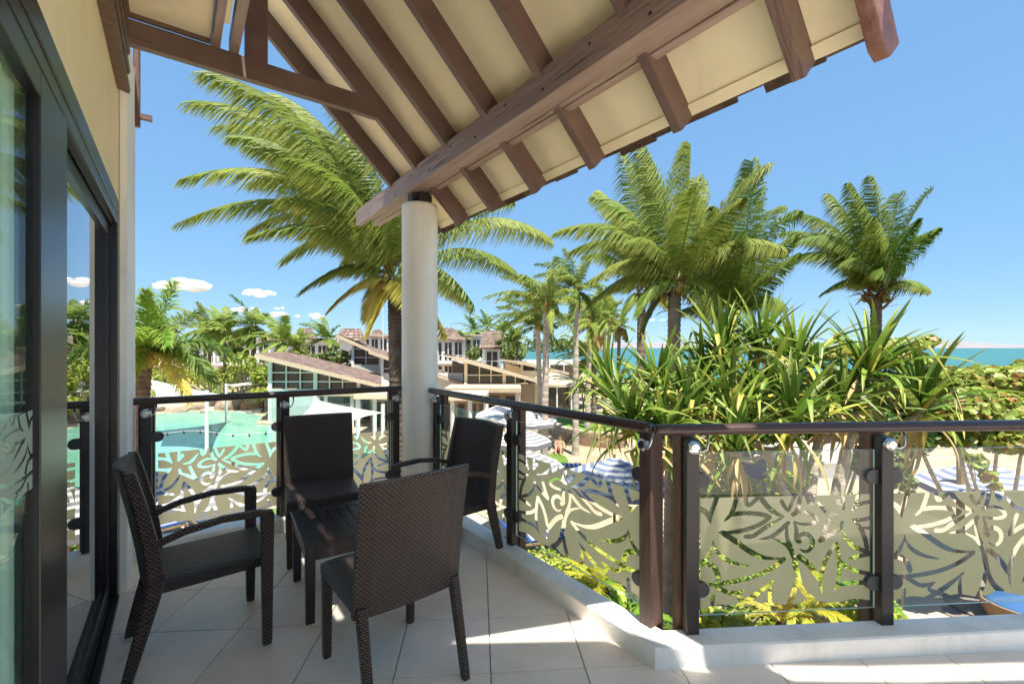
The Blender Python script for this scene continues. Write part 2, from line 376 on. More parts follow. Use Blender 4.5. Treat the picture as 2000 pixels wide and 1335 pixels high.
def shingle_roof_mat(name, c1, c2, c3, sx, sy):
    """courses of shingles on far roofs, on object coordinates with x along the eave and y up the slope"""
    m = mat(name, c1, .85, .2); nt = m.node_tree; N = nt.nodes; L = nt.links; b = N['Principled BSDF']
    uv = N.new('ShaderNodeUVMap'); uv.uv_map = 'UV'
    br = N.new('ShaderNodeTexBrick'); br.inputs['Scale'].default_value = 1.0
    br.inputs['Color1'].default_value = (*c1, 1); br.inputs['Color2'].default_value = (*c2, 1); br.inputs['Mortar'].default_value = (*c3, 1)
    br.inputs['Brick Width'].default_value = sx; br.inputs['Row Height'].default_value = sy; br.inputs['Mortar Size'].default_value = .045; br.inputs['Bias'].default_value = 0
    L.new(uv.outputs[0], br.inputs[0])
    nz = N.new('ShaderNodeTexNoise'); nz.inputs['Scale'].default_value = .8; nz.inputs['Detail'].default_value = 6; L.new(uv.outputs[0], nz.inputs[0])
    hs = N.new('ShaderNodeHueSaturation'); mr = N.new('ShaderNodeMapRange'); mr.inputs[1].default_value = .3; mr.inputs[2].default_value = .7; mr.inputs[3].default_value = .7; mr.inputs[4].default_value = 1.3
    L.new(nz.outputs[0], mr.inputs[0]); L.new(mr.outputs[0], hs.inputs['Value']); L.new(br.outputs[0], hs.inputs['Color']); L.new(hs.outputs[0], b.inputs['Base Color'])
    bp = N.new('ShaderNodeBump'); bp.inputs['Distance'].default_value = .05; L.new(br.outputs['Fac'], bp.inputs['Height']); bp.invert = True
    L.new(bp.outputs[0], b.inputs['Normal'])
    return m
shingle_roof_mat('roof_shingle', (.27, .19, .15), (.15, .10, .08), (.05, .034, .028), .9, .34)
shingle_roof_mat('roof_thatch', (.27, .19, .15), (.15, .105, .083), (.07, .05, .042), .4, .3)
mat('glass_edge', (.55, .72, .64), .3, .5)  # pale green with the bright edge highlight put into the colour
# ------------------------------------------------------------------ balcony floor and its tiles
DR = Vector((.848, -.530, 0)); NR = Vector((.530, .848, 0))     # along / across the seaward kerb (and the tile rows)
WX = -.295                                                       # face of the house wall
CRN = Vector((1.79, 1.314, 0))                                   # inner corner of the kerb
def fy_in(x): return 4.137 - .060 * x
def fy_out(x): return 4.31 - .065 * x
def onR(p, t, off=0): return p + DR * t + NR * off
KT = .135
kin_c = CRN; off_in = CRN.dot(NR)
# outer corner: x = 1.79+.15, on the outer line
xo = 1.79 + .15; kout_c = Vector((xo, (off_in + KT - xo * NR.x) / NR.y, 0))
FAR_T = 4.2
fl = MB()
poly = [(WX - .35, fy_out(WX) - .02, -.30), (xo - .02, fy_out(xo) - .02, -.30), (kout_c.x - .02, kout_c.y - .02, -.30)]
q = onR(kout_c, FAR_T, -.02); poly += [(q.x, q.y, -.30), (q.x, -7.0, -.30), (WX - .35, -7.0, -.30)]
fl.prism(poly[::-1], (0, 0, .288)); floor = structure(fl.build('balcony_floor', 'grout'))
def clip(poly, n, d):
    out = []
    for i in range(len(poly)):
        a, b = poly[i], poly[(i+1) % len(poly)]
        da, db = a[0]*n[0]+a[1]*n[1]-d, b[0]*n[0]+b[1]*n[1]-d
        if da <= 0: out.append(a)
        if da * db < 0:
            t = da/(da-db); out.append((a[0]+(b[0]-a[0])*t, a[1]+(b[1]-a[1])*t))
    return out
TS, TN, G = .4425, .430, .0024
for i in range(-9, 9):
    for j in range(-4, 12):
        s0, s1 = .058 + TS*i + G, .058 + TS*(i+1) - G
        n0, n1 = 2.102 + TN*(j-4) + G, 2.102 + TN*(j-3) - G
        P = [(DR.x*s+NR.x*n, DR.y*s+NR.y*n) for s, n in ((s0, n0), (s1, n0), (s1, n1), (s0, n1))]
        cx = sum(p[0] for p in P)/4; cy = sum(p[1] for p in P)/4
        if cx*SA + cy*CA < .2 or cx > 4.6: continue
        P = clip(P, (-1, 0), -(WX - .10)); P = P and clip(P, (.065, 1), 4.25)
        if not P: continue
        tb = MB(); k = 0
        xk = 1.85
        A_ = clip(P, (1, 0), xk)
        B_ = clip(clip(P, (-1, 0), -xk), (NR.x, NR.y), off_in + .06) if len(P) > 2 else []
        dz = random.uniform(-.0006, .0006)
        for pl in (A_, B_):
            if len(pl) > 2:
                c = (sum(p[0] for p in pl)/len(pl), sum(p[1] for p in pl)/len(pl))
                top = [(p[0]+(c[0]-p[0])*.006, p[1]+(c[1]-p[1])*.006, dz) for p in pl]
                bot = [(p[0], p[1], -.0085) for p in pl]; n = len(pl)
                mid = [(p[0], p[1], dz-.002) for p in pl]
                tb.add(bot+mid+top, [tuple(range(2*n, 3*n))] + [(r*n+a, r*n+(a+1) % n, (r+1)*n+(a+1) % n, (r+1)*n+a) for r in (0, 1) for a in range(n)])
        if tb.v: tb.build('floor_tile', 'tile', floor)
pq = onR(kout_c, FAR_T, -.1); e3 = (pq.x, -2.0, 1.9, -.9)
m = MB(); m.prism([(WX-.1, -6.9, -.0085), (e3[0], -6.9, -.0085), (e3[0], -3.3, -.0085), (WX-.1, -.05, -.0085)], (0, 0, .0075)); m.build('rear_tiling', 'tile', floor)
# ------------------------------------------------------------------ low white kerb round the balcony
kb = MB()
kp = [(1.79, fy_in(1.79)), (1.79, CRN.y)]
e_in, e_out = onR(CRN, FAR_T), onR(kout_c, FAR_T)
wl = WX + .02
inner = [(wl, fy_in(wl)), (1.79, fy_in(1.79)), (CRN.x, CRN.y), (e_in.x, e_in.y)]
outer = [(wl, fy_out(wl)), (xo, fy_out(xo)), (kout_c.x, kout_c.y), (e_out.x, e_out.y)]
V = []
bv = .008
for (a, b) in zip(inner, outer):
    A_, B_ = Vector((*a, 0)), Vector((*b, 0)); d = (B_ - A_).normalized() * bv
    V += [(a[0], a[1], -.006), (a[0], a[1], .1-bv), (a[0]+d.x, a[1]+d.y, .1), (b[0]-d.x, b[1]-d.y, .1), (b[0], b[1], .1-bv), (b[0], b[1], -.36)]
F = []
for k in range(3):
    for i in range(5): F.append((k*6+i, k*6+i+1, (k+1)*6+i+1, (k+1)*6+i))
    F.append((k*6+5, k*6, (k+1)*6, (k+1)*6+5))
F += [tuple(range(6)), tuple(range(18, 24))]
kb.add(V, F)
tag(kb.build('balcony_kerb', 'white_render'), 'low white rendered kerb running along the edge of the tiled balcony', 'kerb')
# balcony slab edge below and the room block under it
sb = MB(); sb.prism([(p[0], p[1], -.62) for p in poly][::-1], (0, 0, .315))
tag(sb.build('balcony_slab', 'white_render'), 'white concrete slab carrying the tiled balcony', 'slab')

# ------------------------------------------------------------------ frosted leaf pattern of the glass panels (traced strokes are the clear lines)
STR = [
 ([(105,225),(150,250),(180,300),(188,345)],45,0,1),([(185,290),(205,230),(235,150),(245,125)],40,0,0),([(300,335),(360,280),(385,215),(410,125)],40,1,0),
 ([(370,278),(450,268),(560,275),(640,290),(680,310)],38,0,0),([(680,310),(620,360),(520,400),(400,425),(290,430),(255,425)],38,0,1),
 ([(290,430),(380,490),(470,560),(560,620),(660,655),(800,660)],46,0,1),([(800,665),(700,740),(560,800),(400,835),(250,850),(95,850)],38,0,0),
 ([(205,485),(225,560),(270,620),(350,670),(430,695),(510,712)],38,1,1),([(210,520),(180,600),(150,650),(95,665)],34,1,0),
 ([(95,672),(190,685),(235,730),(255,800)],46,0,0),([(230,860),(340,935),(400,930),(475,910)],38,0,1),([(470,910),(400,965),(480,1000),(560,1025),(640,1070)],38,1,0),
 ([(350,1075),(480,1005),(600,930),(720,835)],46,0,1),([(690,880),(680,960),(690,1070)],34,1,0),([(615,160),(660,220),(730,280),(805,310)],44,0,1),
 ([(780,180),(810,230),(838,270)],34,0,1),([(838,270),(860,210),(900,115)],34,1,0),([(940,115),(930,200),(905,280),(880,292)],40,0,0),
 ([(885,290),(960,270),(1040,290),(1090,355),(1020,380),(930,375),(885,350)],36,1,1),([(800,310),(720,350),(620,410),(540,470),(480,465)],38,1,0),
 ([(590,492),(690,480),(760,430),(835,365)],38,1,0),([(700,485),(780,520),(840,560),(870,620),(890,680),(890,730)],36,1,0),
 ([(832,365),(820,440),(832,510),(870,590)],34,1,0),([(885,350),(910,430),(900,500),(930,520)],40,1,0),
 ([(920,480),(970,450),(1030,480),(1050,540),(1020,600),(970,612),(930,580)],38,0,1),([(930,650),(1000,700),(1060,780),(1110,850)],48,0,0),
 ([(1125,970),(1110,860),(1130,740),(1180,630),(1245,555)],40,1,0),([(1245,555),(1265,640),(1275,760),(1265,860),(1228,945)],38,0,1),
 ([(1232,930),(1290,890),(1380,885),(1545,890)],40,1,0),([(1270,690),(1330,750),(1420,790),(1545,818)],36,0,0),
 ([(895,690),(915,800),(935,880),(980,960),(1045,1010)],46,0,0),([(905,860),(885,950),(835,1070)],44,0,0),([(1045,1010),(980,1030),(940,1070)],38,0,0),
 ([(1110,520),(1150,430),(1180,355)],38,0,0),([(1130,510),(1210,460),(1290,420)],40,0,1),([(1085,190),(1130,250),(1180,300),(1262,305)],38,1,1),
 ([(1265,195),(1300,230),(1312,262)],44,0,1),([(1310,260),(1300,115)],30,1,0),([(1380,280),(1420,220),(1440,115)],40,1,0),([(1400,262),(1450,215),(1545,203)],34,1,0),
 ([(1385,345),(1460,360),(1545,338)],34,1,0),([(1385,345),(1440,400),(1490,490),(1512,600)],40,1,0),([(1290,420),(1320,500),(1380,570),(1440,600),(1520,632)],38,1,0),
 ([(1345,687),(1420,665),(1520,650)],36,1,0),([(475,115),(490,228),(590,140)],36,0,0),([(985,115),(1030,240),(1055,115)],40,0,0),([(1300,360),(1288,420)],34,1,0),
 ([(208,950),(198,1080)],34,0,0),([(1430,420),(1545,428)],26,1,0)]
def film_spans(step=3.0):
    xs = np.arange(105, 1536, step/1.5); ys = np.arange(140, 1046, step); X, Y = np.meshgrid(xs, ys)
    D = np.full(X.shape, 1e9)
    for pts, wd, t0, t1 in STR:
        # smooth the polyline
        P = np.array(pts, float)
        for _ in range(2):
            Q = [P[0]]
            for a, b in zip(P[:-1], P[1:]): Q += [a*.75+b*.25, a*.25+b*.75]
            Q.append(P[-1]); P = np.array(Q)
        n = len(P) - 1
        for k in range(n):
            a, b = P[k], P[k+1]; d = b - a; L2 = d.dot(d) + 1e-9
            t = np.clip(((X-a[0])*d[0]+(Y-a[1])*d[1])/L2, 0, 1)
            dist = np.hypot(X-a[0]-d[0]*t, Y-a[1]-d[1]*t)
            g = (k+t)/n; w_ = np.ones_like(g)
            if t0: w_ = w_*np.clip(g/.45, .05, 1)**.7
            if t1: w_ = w_*np.clip((1-g)/.45, .05, 1)**.7
            D = np.minimum(D, dist - wd/2*w_)
    # the lower edge of the film follows petal ends
    edge = 1035 + 14*np.sin(X/60.0)
    D = np.minimum(D, edge - Y)
    spans = []
    for r in range(len(ys)):
        d = D[r]; ins = d > 0; c = 0; row = []
        while c < len(xs):
            if ins[c]:
                s = c
                while c < len(xs) and ins[c]: c += 1
                x0 = xs[s] if s == 0 else xs[s] - d[s]/(d[s]-d[s-1])*(xs[1]-xs[0])
                x1 = xs[c-1] if c == len(xs) else xs[c-1] + d[c-1]/(d[c-1]-d[c])*(xs[1]-xs[0])
                row.append((x0, x1))
            else: c += 1
        spans.append((ys[r], row))
    return spans, step
SPANS, SST = film_spans()
def film_mesh(wid, z0, z1, flip=False, u0=0.0, u1=1.0):
    """film in the local XZ plane, x 0..wid"""
    m = MB()
    for y, row in SPANS:
        for a, b in row:
            ua, ub = (a-105)/1430, (b-105)/1430
            if flip: ua, ub = 1-ub, 1-ua
            ua, ub = max(ua, u0), min(ub, u1)
            if ub <= ua: continue
            xa, xb = (ua-u0)/(u1-u0)*wid, (ub-u0)/(u1-u0)*wid
            za = z1 - (y-140)/905*(z1-z0); zb = za - SST/905*(z1-z0)
            m.add([(xa, 0, zb), (xb, 0, zb), (xb, 0, za), (xa, 0, za)], [(0, 1, 2, 3)])
    return m

# ------------------------------------------------------------------ railings
def railing(label, a, b, posts, panels, zt=1.132, caps=(True, True), inset=.055, flip=False, film=(.205, .75), gl=(.175, .98), bar_lo=None, solid=()):
    """a,b: line of the glass (left to right seen from inside); posts: distances along; panels: (from,to,u0,u1,flip) along it"""
    a, b = Vector((*a, 0)), Vector((*b, 0)); t = (b-a).normalized(); n = Vector((t.y, -t.x, 0))   # n points inwards
    ang = math.atan2(t.y, t.x)
    root = thing('balcony_railing', label, 'railing', a, ang, 'railings round the balcony')
    Lr = (b-a).length; lo = bar_lo if bar_lo is not None else 0
    h = MB(); off = -inset
    h.tube([(lo-.004, off, zt-.028), (lo, off, zt-.028), (lo+.02, off, zt-.028), (Lr-.02, off, zt-.028), (Lr, off, zt-.028)], [.026, .031, .033, .033, .031], 14, flat=.82)
    h.build('handrail', 'rail_metal', root, smooth=True)
    for k, x in enumerate(posts):
        p = MB(); p.box((x-.032, -.035, .1), (x+.032, .028, zt-.085)) if k not in solid else p.box((x-.036, -.035, .1), (x+.036, .06, zt-.062))
        po = p.build('post', 'post_dark' if k not in solid else 'post_brown', root, bevel=.004)
        q_ = MB(); q_.box((x-.052, .032, -.25), (x+.045, .085, zt-.062)) if k not in solid else q_.box((x-.030, .0605, -.25), (x+.030, .075, zt-.2)); q_.build('backing_timber', 'post_timber', po, bevel=.005)
        c = MB(); c.tube([(x, -.031, zt-.118), (x, -.042, zt-.118), (x, -.058, zt-.118), (x, -.064, zt-.118)], [.03, .033, .031, .02], 18); c.build('cap_disc', 'steel', po, smooth=False)
        r = MB(); arc = [(x, -.05, zt-.118), (x+.028, -.068, zt-.135), (x+.052, -.07, zt-.122), (x+.062, -.066, zt-.09), (x+.062, -.056, zt-.055)]
        r.tube(arc, .006, 8); r.build('bracket_rod', 'steel', po, smooth=True)
    for (x0, x1, u0, u1, fl_) in panels:
        g = MB(); g.box((x0, -.005, gl[0]), (x1, .005, gl[1])); g.mi = [1, 1, 0, 1, 0, 1]; go = g.build('glass_panel', ['clear_glass', 'glass_edge'], root, recalc=False)
        fm = film_mesh(x1-x0-.03, film[0], film[1], fl_, u0, u1); fo = fm.build('frosted_pattern', 'frosted_film', go, recalc=False)
        fo.location = (x0+.015, .0075, 0)
        for sx, xx in ((1, x0), (-1, x1)):
            for zz in (.305, .845):
                c = MB(); prof = []
                w_, r_ = .052, .036
                pts = [(-.022, -r_), (w_-r_, -r_)] + [(w_-r_+r_*math.sin(th), -r_*math.cos(th)) for th in np.linspace(.3, math.pi-.3, 8)] + [(w_-r_, r_), (-.022, r_)]
                c.prism([(xx+sx*px_, -.016, zz+pz_) for px_, pz_ in pts], (0, .034, 0)); c.build('glass_clamp', 'clamp_grey', root, bevel=.002)
    return root
ya = 4.225; 
railing('far railing of dark posts and frosted leaf glass in front of the turquoise pool', (-.27, 4.245), (1.74, 4.125), [.085, .985, 1.93],
        [(.135, .94, 0, 1, True), (1.03, 1.885, 0, 1, False)], zt=1.142, film=(.19, .72), gl=(.17, 1.0))
railing('side railing with round dark handrail running from the white column to the corner post', (1.93, 3.90), (1.93, 1.405), [.12, 1.28, 2.448],
        [(.165, 1.24, 0, 1, True), (1.325, 2.40, 0, 1, True)], bar_lo=.085, solid=(2,))
pa = Vector((1.935, 1.362, 0)) 
pb = onR(pa, 3.4)
railing('seaward railing with leaf patterned glass in front of the pandanus', (pa.x, pa.y), (pb.x, pb.y), [.125, 1.14, 2.2, 3.2],
        [(.168, 1.095, 0, 1, False), (1.188, 2.15, 0, 1, False), (2.248, 3.15, 0, 1, False)], bar_lo=-.075)

# ------------------------------------------------------------------ column
c = MB(); cx_, cy_ = 1.84, 3.98
c.lathe([(.172, -.3), (.172, .0), (.167, .02), (.166, 2.80), (.162, 2.83), (.135, 2.836)], (cx_, cy_, 0), 48)
col = thing('white_column', 'round white column carrying the timber beam at the balcony corner', 'column', (0, 0, 0))
c.build('shaft', 'column_paint', col, smooth=False)
c = MB(); c.box((cx_-.10, cy_-.05, 2.832), (cx_+.10, cy_+.05, 2.93)); c.box((cx_-.05, cy_-.11, 2.834), (cx_+.05, cy_+.11, 2.928)); c.build('steel_bracket', 'bolt_dark', col)
for p in [o for o in col.children if o.name.startswith('shaft')]:
    for f in p.data.polygons: f.use_smooth = abs(f.normal.z) < .5

# ------------------------------------------------------------------ house wall, louvre, sliding door, room
wall = MB()
wall.box((WX-.22, -7.0, 2.375), (WX, 4.38, 3.70)); wall.box((WX-.22, 3.665, -.3), (WX, 4.38, 2.374))
wallo = tag(wall.build('house_wall', 'cream_wall'), 'cream rendered house wall above and beside the sliding door', 'wall')
p = MB(); p.box((WX+.002, 3.70, -.006), (WX+.040, 4.36, 3.5)); p.build('pilaster', 'white_render', wallo, bevel=.006)
c = MB(); c.tube([(WX+.05, 4.33, 3.72), (WX+.05, 4.33, 3.12)], .022, 10); c.box((WX+.03, 4.3, 3.18), (WX+.14, 4.34, 3.215)); c.build('conduit', 'timber', wallo)
lv = thing('wall_louvre', 'dark timber louvre blades stacked high on the cream wall', 'louvre', (0, 0, 0))
for k in range(5):
    m = MB(); z = 3.035 + .115*k; e = 3.60 - .004*k
    m.prism([(WX+.002, -2.5, z+.015), (WX+.055, -2.5, z), (WX+.062, -2.5, z+.022), (WX+.012, -2.5, z+.105), (WX+.002, -2.5, z+.105)][::-1], (0, e+2.5, 0)); m.build('blade', 'timber', lv)
door = thing('sliding_door', 'dark framed glass sliding door reflecting palms and pool', 'door', (0, 0, 0))
def ybox(m, x0, x1, y0, y1, z0, z1): m.box((x0, y0, z0), (x1, y1, z1))
fr = MB()
ybox(fr, WX-.16, WX+.004, 3.575, 3.66, .0, 2.372); ybox(fr, WX-.16, WX+.010, -1.2, 3.574, 2.29, 2.372)
ybox(fr, WX-.16, WX+.005, -1.2, 3.574, 2.235, 2.289)
fr.build('frame', 'aluminium', door, bevel=.004)
m = MB(); 
for x0, x1, z1 in ((WX-.012, WX+.012, .030), (WX-.040, WX-.022, .040), (WX-.085, WX-.070, .040), (WX-.115, WX-.100, .042), (WX-.16, WX-.013, .012)): ybox(m, x0, x1, -1.2, 3.574, .0015, z1)
m.build('floor_track', 'aluminium_dark', door)
for k, x in enumerate((WX-.02, WX-.055)):
    m = MB(); ybox(m, x-.006, x+.002, -1.2, 3.574, 2.222, 2.2345); m.build('head_track', 'aluminium_dark', door)
def panel(x, y0, y1, ws0, ws1, name, gm_='door_glass'):
    m = MB(); ybox(m, x-.0175, x+.0175, y0, y0+ws0, .042, 2.225); ybox(m, x-.0175, x+.0175, y1-ws1, y1, .042, 2.225)
    ybox(m, x-.0175, x+.0175, y0+ws0, y1-ws1, .042, .125); ybox(m, x-.0175, x+.0175, y0+ws0, y1-ws1, 2.155, 2.225)
    o = m.build(name, 'aluminium', door, bevel=.003)
    g = MB(); ybox(g, x-.003, x+.003, y0+ws0, y1-ws1, .125, 2.155); g.build('glass_pane', gm_, o)
    return o
panel(WX-.050, 1.95, 3.572, .10, .06, 'door_leaf', 'mirror_door_glass')
near = panel(WX-.012, .60, 2.04, .10, .35, 'door_leaf')
fmd = film_mesh(.62, 1.14, 1.34, True, .0, 1.0); o = fmd.build('frosted_band', 'frosted_door_film', near, recalc=False)
o.matrix_basis = Matrix.Translation((WX-.0065, 1.05, 0)) @ Matrix.Rotation(R(90), 4, 'Z')
rm = MB(); V = [(WX-.17, -1.3, -.01), (WX-.17, 3.70, -.01), (WX-4, 3.70, -.01), (WX-4, -1.3, -.01)]
T = [(x, y, 2.6) for x, y, z in V]
rm.add(V + T, [(0, 1, 2, 3), (4, 5, 6, 7), (1, 2, 6, 5), (2, 3, 7, 6), (3, 0, 4, 7)])
structure(rm.build('room_walls', 'room_dark', recalc=False))
cu = MB(); n = 280; V = []
for i in range(n+1):
    y = -.8 + 2.70*i/n; x = WX-.052 + .013*math.sin(i*.62) + .005*math.sin(i*1.37)
    V += [(x, y, .02), (x*1, y, 2.22)]
cu.add(V, [(2*i, 2*i+2, 2*i+3, 2*i+1) for i in range(n)])
tag(cu.build('sheer_curtain', 'curtain_sheer', smooth=True, recalc=False), 'pleated pale sheer curtain hanging behind the sliding door glass', 'curtain')

# ------------------------------------------------------------------ roof over the balcony
TANP = .973; S0, SX0 = 3.27, 1.70
def zs(x): return S0 - TANP*(x-SX0)
SL = Vector((1, 0, -TANP)).normalized(); SN = Vector((TANP, 0, 1)).normalized()    # down the slope, out of the roof
def sp(x, y, d=0): return Vector((x, y, zs(x))) + SN*d                               # point d above the soffit line
XR, XE = .27, 2.24
roof = thing('balcony_roof', 'steep timber roof with cream soffit and dark rafters over the balcony', 'roof', (0, 0, 0))
RY = [.815, 1.40, 2.02, 2.60, 3.17, 3.73, 4.30]; RW = .055
for y in RY:
    m = MB(); P = [sp(XR, y, 0), sp(XE, y, 0), sp(XE, y, -.146), sp(XR+.0, y, -.146)]
    m.prism(P, (0, RW, 0)); m.build('rafter', 'timber', roof, bevel=.003)
ys = [.612] + RY
for k in range(len(ys)-1):
    y0 = ys[k] + (RW if k else 0); y1 = ys[k+1]
    m = MB(); m.prism([sp(XR, y0+.001, 0), sp(XE-.004, y0+.001, 0), sp(XE-.004, y0+.001, .016), sp(XR, y0+.001, .016)], (0, y1-y0-.002, 0)); m.build('soffit_panel', 'soffit_paint', roof)
    m = MB(); m.prism([sp(XE-.05, y0+.001, .0), sp(XE-.05, y0+.001, -.012), sp(XE-.006, y0+.001, -.012), sp(XE-.006, y0+.001, .0)], (0, y1-y0-.002, 0)); m.build('eave_batten', 'soffit_paint', roof)
m = MB(); m.prism([sp(XR-.02, .60, .018), sp(XE-.01, .60, .018), sp(XE-.01, .60, .055), sp(XR-.02, .60, .055)], (0, 3.76, 0)); m.build('roof_deck', 'shingle', roof)
# unseen left slope, added above the flat ceiling to block leaking light
m = MB(); m.prism([(XR-.03, -.3, zs(XR)+.03), (XR-.03, -.3, zs(XR)+.09), (-1.3, -.3, zs(XR)-1.46), (-1.3, -.3, zs(XR)-1.52)], (0, 3.9, 0)); m.build('back_slope', 'shingle', roof)
y = .60; 
while y < 4.33:
    w_ = random.uniform(.10, .27); y2 = min(y+w_, 4.36); pr = random.uniform(.0, .035)
    m = MB(); m.prism([sp(XE-.22, y+.003, .022), sp(XE+.004+pr, y+.003, .010), sp(XE+.004+pr, y+.003, .026), sp(XE-.22, y+.003, .058)], (0, y2-y-.006, 0)); m.build('eave_shingle', 'shingle', roof)
    y = y2
m = MB(); m.prism([sp(XR, .555, -.13), sp(XE+.01, .555, -.13), sp(XE+.055, .555, -.085), sp(XE+.065, .555, .06), sp(XR, .555, .10)], (0, .055, 0)); m.build('barge_board', 'barge_timber', roof, bevel=.006)
m = MB(); m.prism([sp(XR, 4.356, -.10), sp(XE, 4.356, -.10), sp(XE+.03, 4.356, .05), sp(XR, 4.356, .08)], (0, .04, 0)); m.build('barge_board', 'timber', roof)
# truss at the gable: tie beam, king post
tr = MB(); x1 = 1.56
tr.prism([(WX+.01, 3.722, 3.41), (1.352, 3.722, 3.41), (1.30, 3.722, 3.50), (1.235, 3.722, 3.562), (WX+.01, 3.722, 3.562)], (0, .058, 0)); tr.build('tie_beam', 'timber', roof, bevel=.004)
m = MB(); m.box((.383, 3.718, 3.563), (.527, 3.785, 4.62)); m.build('king_post', 'timber', roof, bevel=.004)
m = MB(); m.box((WX+.01, 3.716, 3.45), (WX+.16, 3.7215, 3.53)); m.build('splice_plate', 'timber', roof)
# flat ceiling beside the wall, trimmed in timber
m = MB(); m.box((WX+.002, -.4, 3.592), (.175, 3.70, 3.61)); m.build('flat_ceiling', 'soffit_paint', roof)
m = MB(); m.box((WX+.012, 3.70, 3.5635), (.178, 3.7215, 3.618)); m.build('ceiling_trim', 'timber', roof)
m = MB(); m.box((.180, -.4, 3.5625), (.235, 3.735, 3.66)); m.build('ceiling_edge_beam', 'beam_timber', roof, bevel=.003)
m = MB(); m.box((.238, -.4, 3.58), (.268, 3.45, 3.70)); m.build('ceiling_edge_board', 'soffit_paint', roof)
m = MB(); m.box((.285, -.4, 3.5635), (.345, 3.735, 3.66)); m.build('ridge_hanger', 'beam_timber', roof, bevel=.003)
# main beam of three boards
bt = thing('main_beam', 'long brown timber beam on the white column under the rafters', 'beam', (0, 0, 0))
for x0, x1, y1, z0, z1 in ((1.695, 1.752, 5.42, 2.93, 3.108), (1.757, 1.863, 5.12, 2.938, 3.10), (1.868, 1.925, 5.30, 2.93, 3.108)):
    m = MB(); m.box((x0, -2.4, z0), (x1, y1, z1)); m.build('beam_board', 'beam_timber', bt, bevel=.004)
for k in range(13):
    m = MB(); y = .9 + .37*k; z = 2.985 if k % 2 else 3.05
    m.tube([(1.6955, y, z), (1.690, y, z)], [.009, .008], 8); m.build('bolt', 'bolt_dark', bt)
# unseen roof strips added above and behind the viewer, cut to shape the floor shade
def shade_pt(x, y, z=4.75): return (x - .1*z, y - .37*z, z)
P = [shade_pt(*p) for p in ((1.08, 2.03), (1.76, 1.56), (1.90, 1.20), (2.2, .89), (2.65, .55), (3.2, .17), (4.9, -1.0))]
Q = [(x, y - 1.05, z) for x, y, z in P]
P = [(-.22, .52, 4.75), (.30, .52, 4.75)] + P + Q[::-1] + [(.30, -.55, 4.75), (-.22, -.55, 4.75)]
m = MB(); m.prism(P[::-1], (0, 0, .12)); up_ = tag(m.build('shade_roof', 'soffit_paint'), 'unseen cream roof strip added to shade the near end of the balcony', 'roof')
P = [shade_pt(*p) for p in ((2.09, 1.12), (2.56, .765), (3.34, .23), (4.9, -.8), (5.5, .2), (2.75, 2.0))]
m = MB(); m.prism(P[::-1], (0, 0, .10)); m.build('shade_board', 'soffit_paint', up_)  # unseen board added only to shade the seaward kerb
# ------------------------------------------------------------------ wicker chairs and slatted table
def back_slab(m, x0, x1, pts, bulge, th, n=10, r=.3):
    """curved woven back: pts = [(y,z)] from bottom to top, bulging backwards in plan by bulge"""
    V = []; F = []
    rows = []
    for (y, z) in pts: rows.append((y, z))
    def off(u): return -bulge*(1-(2*u-1)**2)
    ring = len(rows)*2
    for i in range(n+1):
        u = i/n; x = x0+(x1-x0)*u; e = 1 if 0 < i < n else .55
        fr = []; bk = []
        for k, (y, z) in enumerate(rows):
            t2 = th/2*e*(.55 if k == len(rows)-1 else 1)
            fr.append((x, y+off(u)+t2, z)); bk.append((x, y+off(u)-t2, z))
        V += fr + bk[::-1]
    for i in range(n):
        for k in range(ring): F.append((i*ring+k, i*ring+(k+1) % ring, (i+1)*ring+(k+1) % ring, (i+1)*ring+k))
    F += [tuple(range(ring)), tuple(range(n*ring, (n+1)*ring))]
    m.add(V, F)
AX, AY, AZ = (1, 0, 0), (0, 1, 0), (0, 0, 1)
def armchair(label, loc, rz, group):
    t = thing('wicker_armchair', label, 'chair', loc, rz, group)
    m = MB(); m.sweep([(0, -.20, .405), (0, .0, .408), (0, .262, .412)], [(.46, .068)]*3, AX, AZ, r=.16)
    m.build('seat', 'wicker_fine', t, uv=True)
    m = MB(); back_slab(m, -.235, .235, [(-.195, .40), (-.215, .55), (-.245, .72), (-.285, .90), (-.295, .945), (-.300, .955)], .055, .034)
    m.build('backrest', 'wicker_fine', t, uv=True, smooth=False)
    for s in (-1, 1):
        x = s*.253
        m = MB(); m.sweep([(x, .238, 0), (x, .238, .03), (x, .238, .40), (x, .238, .655), (x, .234, .672)], [(.036, .04), (.040, .044), (.048, .055), (.048, .062), (.044, .056)], AX, AY, r=.2); m.build('leg', 'wicker', t, uv=True)
        m = MB(); m.sweep([(x, -.315, 0), (x, -.305, .05), (x, -.225, .36), (x, -.205, .45), (x, -.225, .62), (x, -.262, .80), (x, -.298, .945), (x, -.301, .955)], [(.034, .038), (.038, .044), (.046, .062), (.046, .066), (.044, .056), (.042, .05), (.042, .044), (.036, .036)], AX, AY, r=.2); m.build('leg', 'wicker', t, uv=True)
        m = MB(); m.sweep([(x, .262, .654), (x, .20, .668), (x, .05, .673), (x, -.10, .652), (x, -.222, .612)], [(.046, .03), (.046, .032), (.044, .03), (.040, .030), (.036, .03)], AX, AZ, r=.22); m.build('armrest', 'wicker', t, uv=True)
    return t
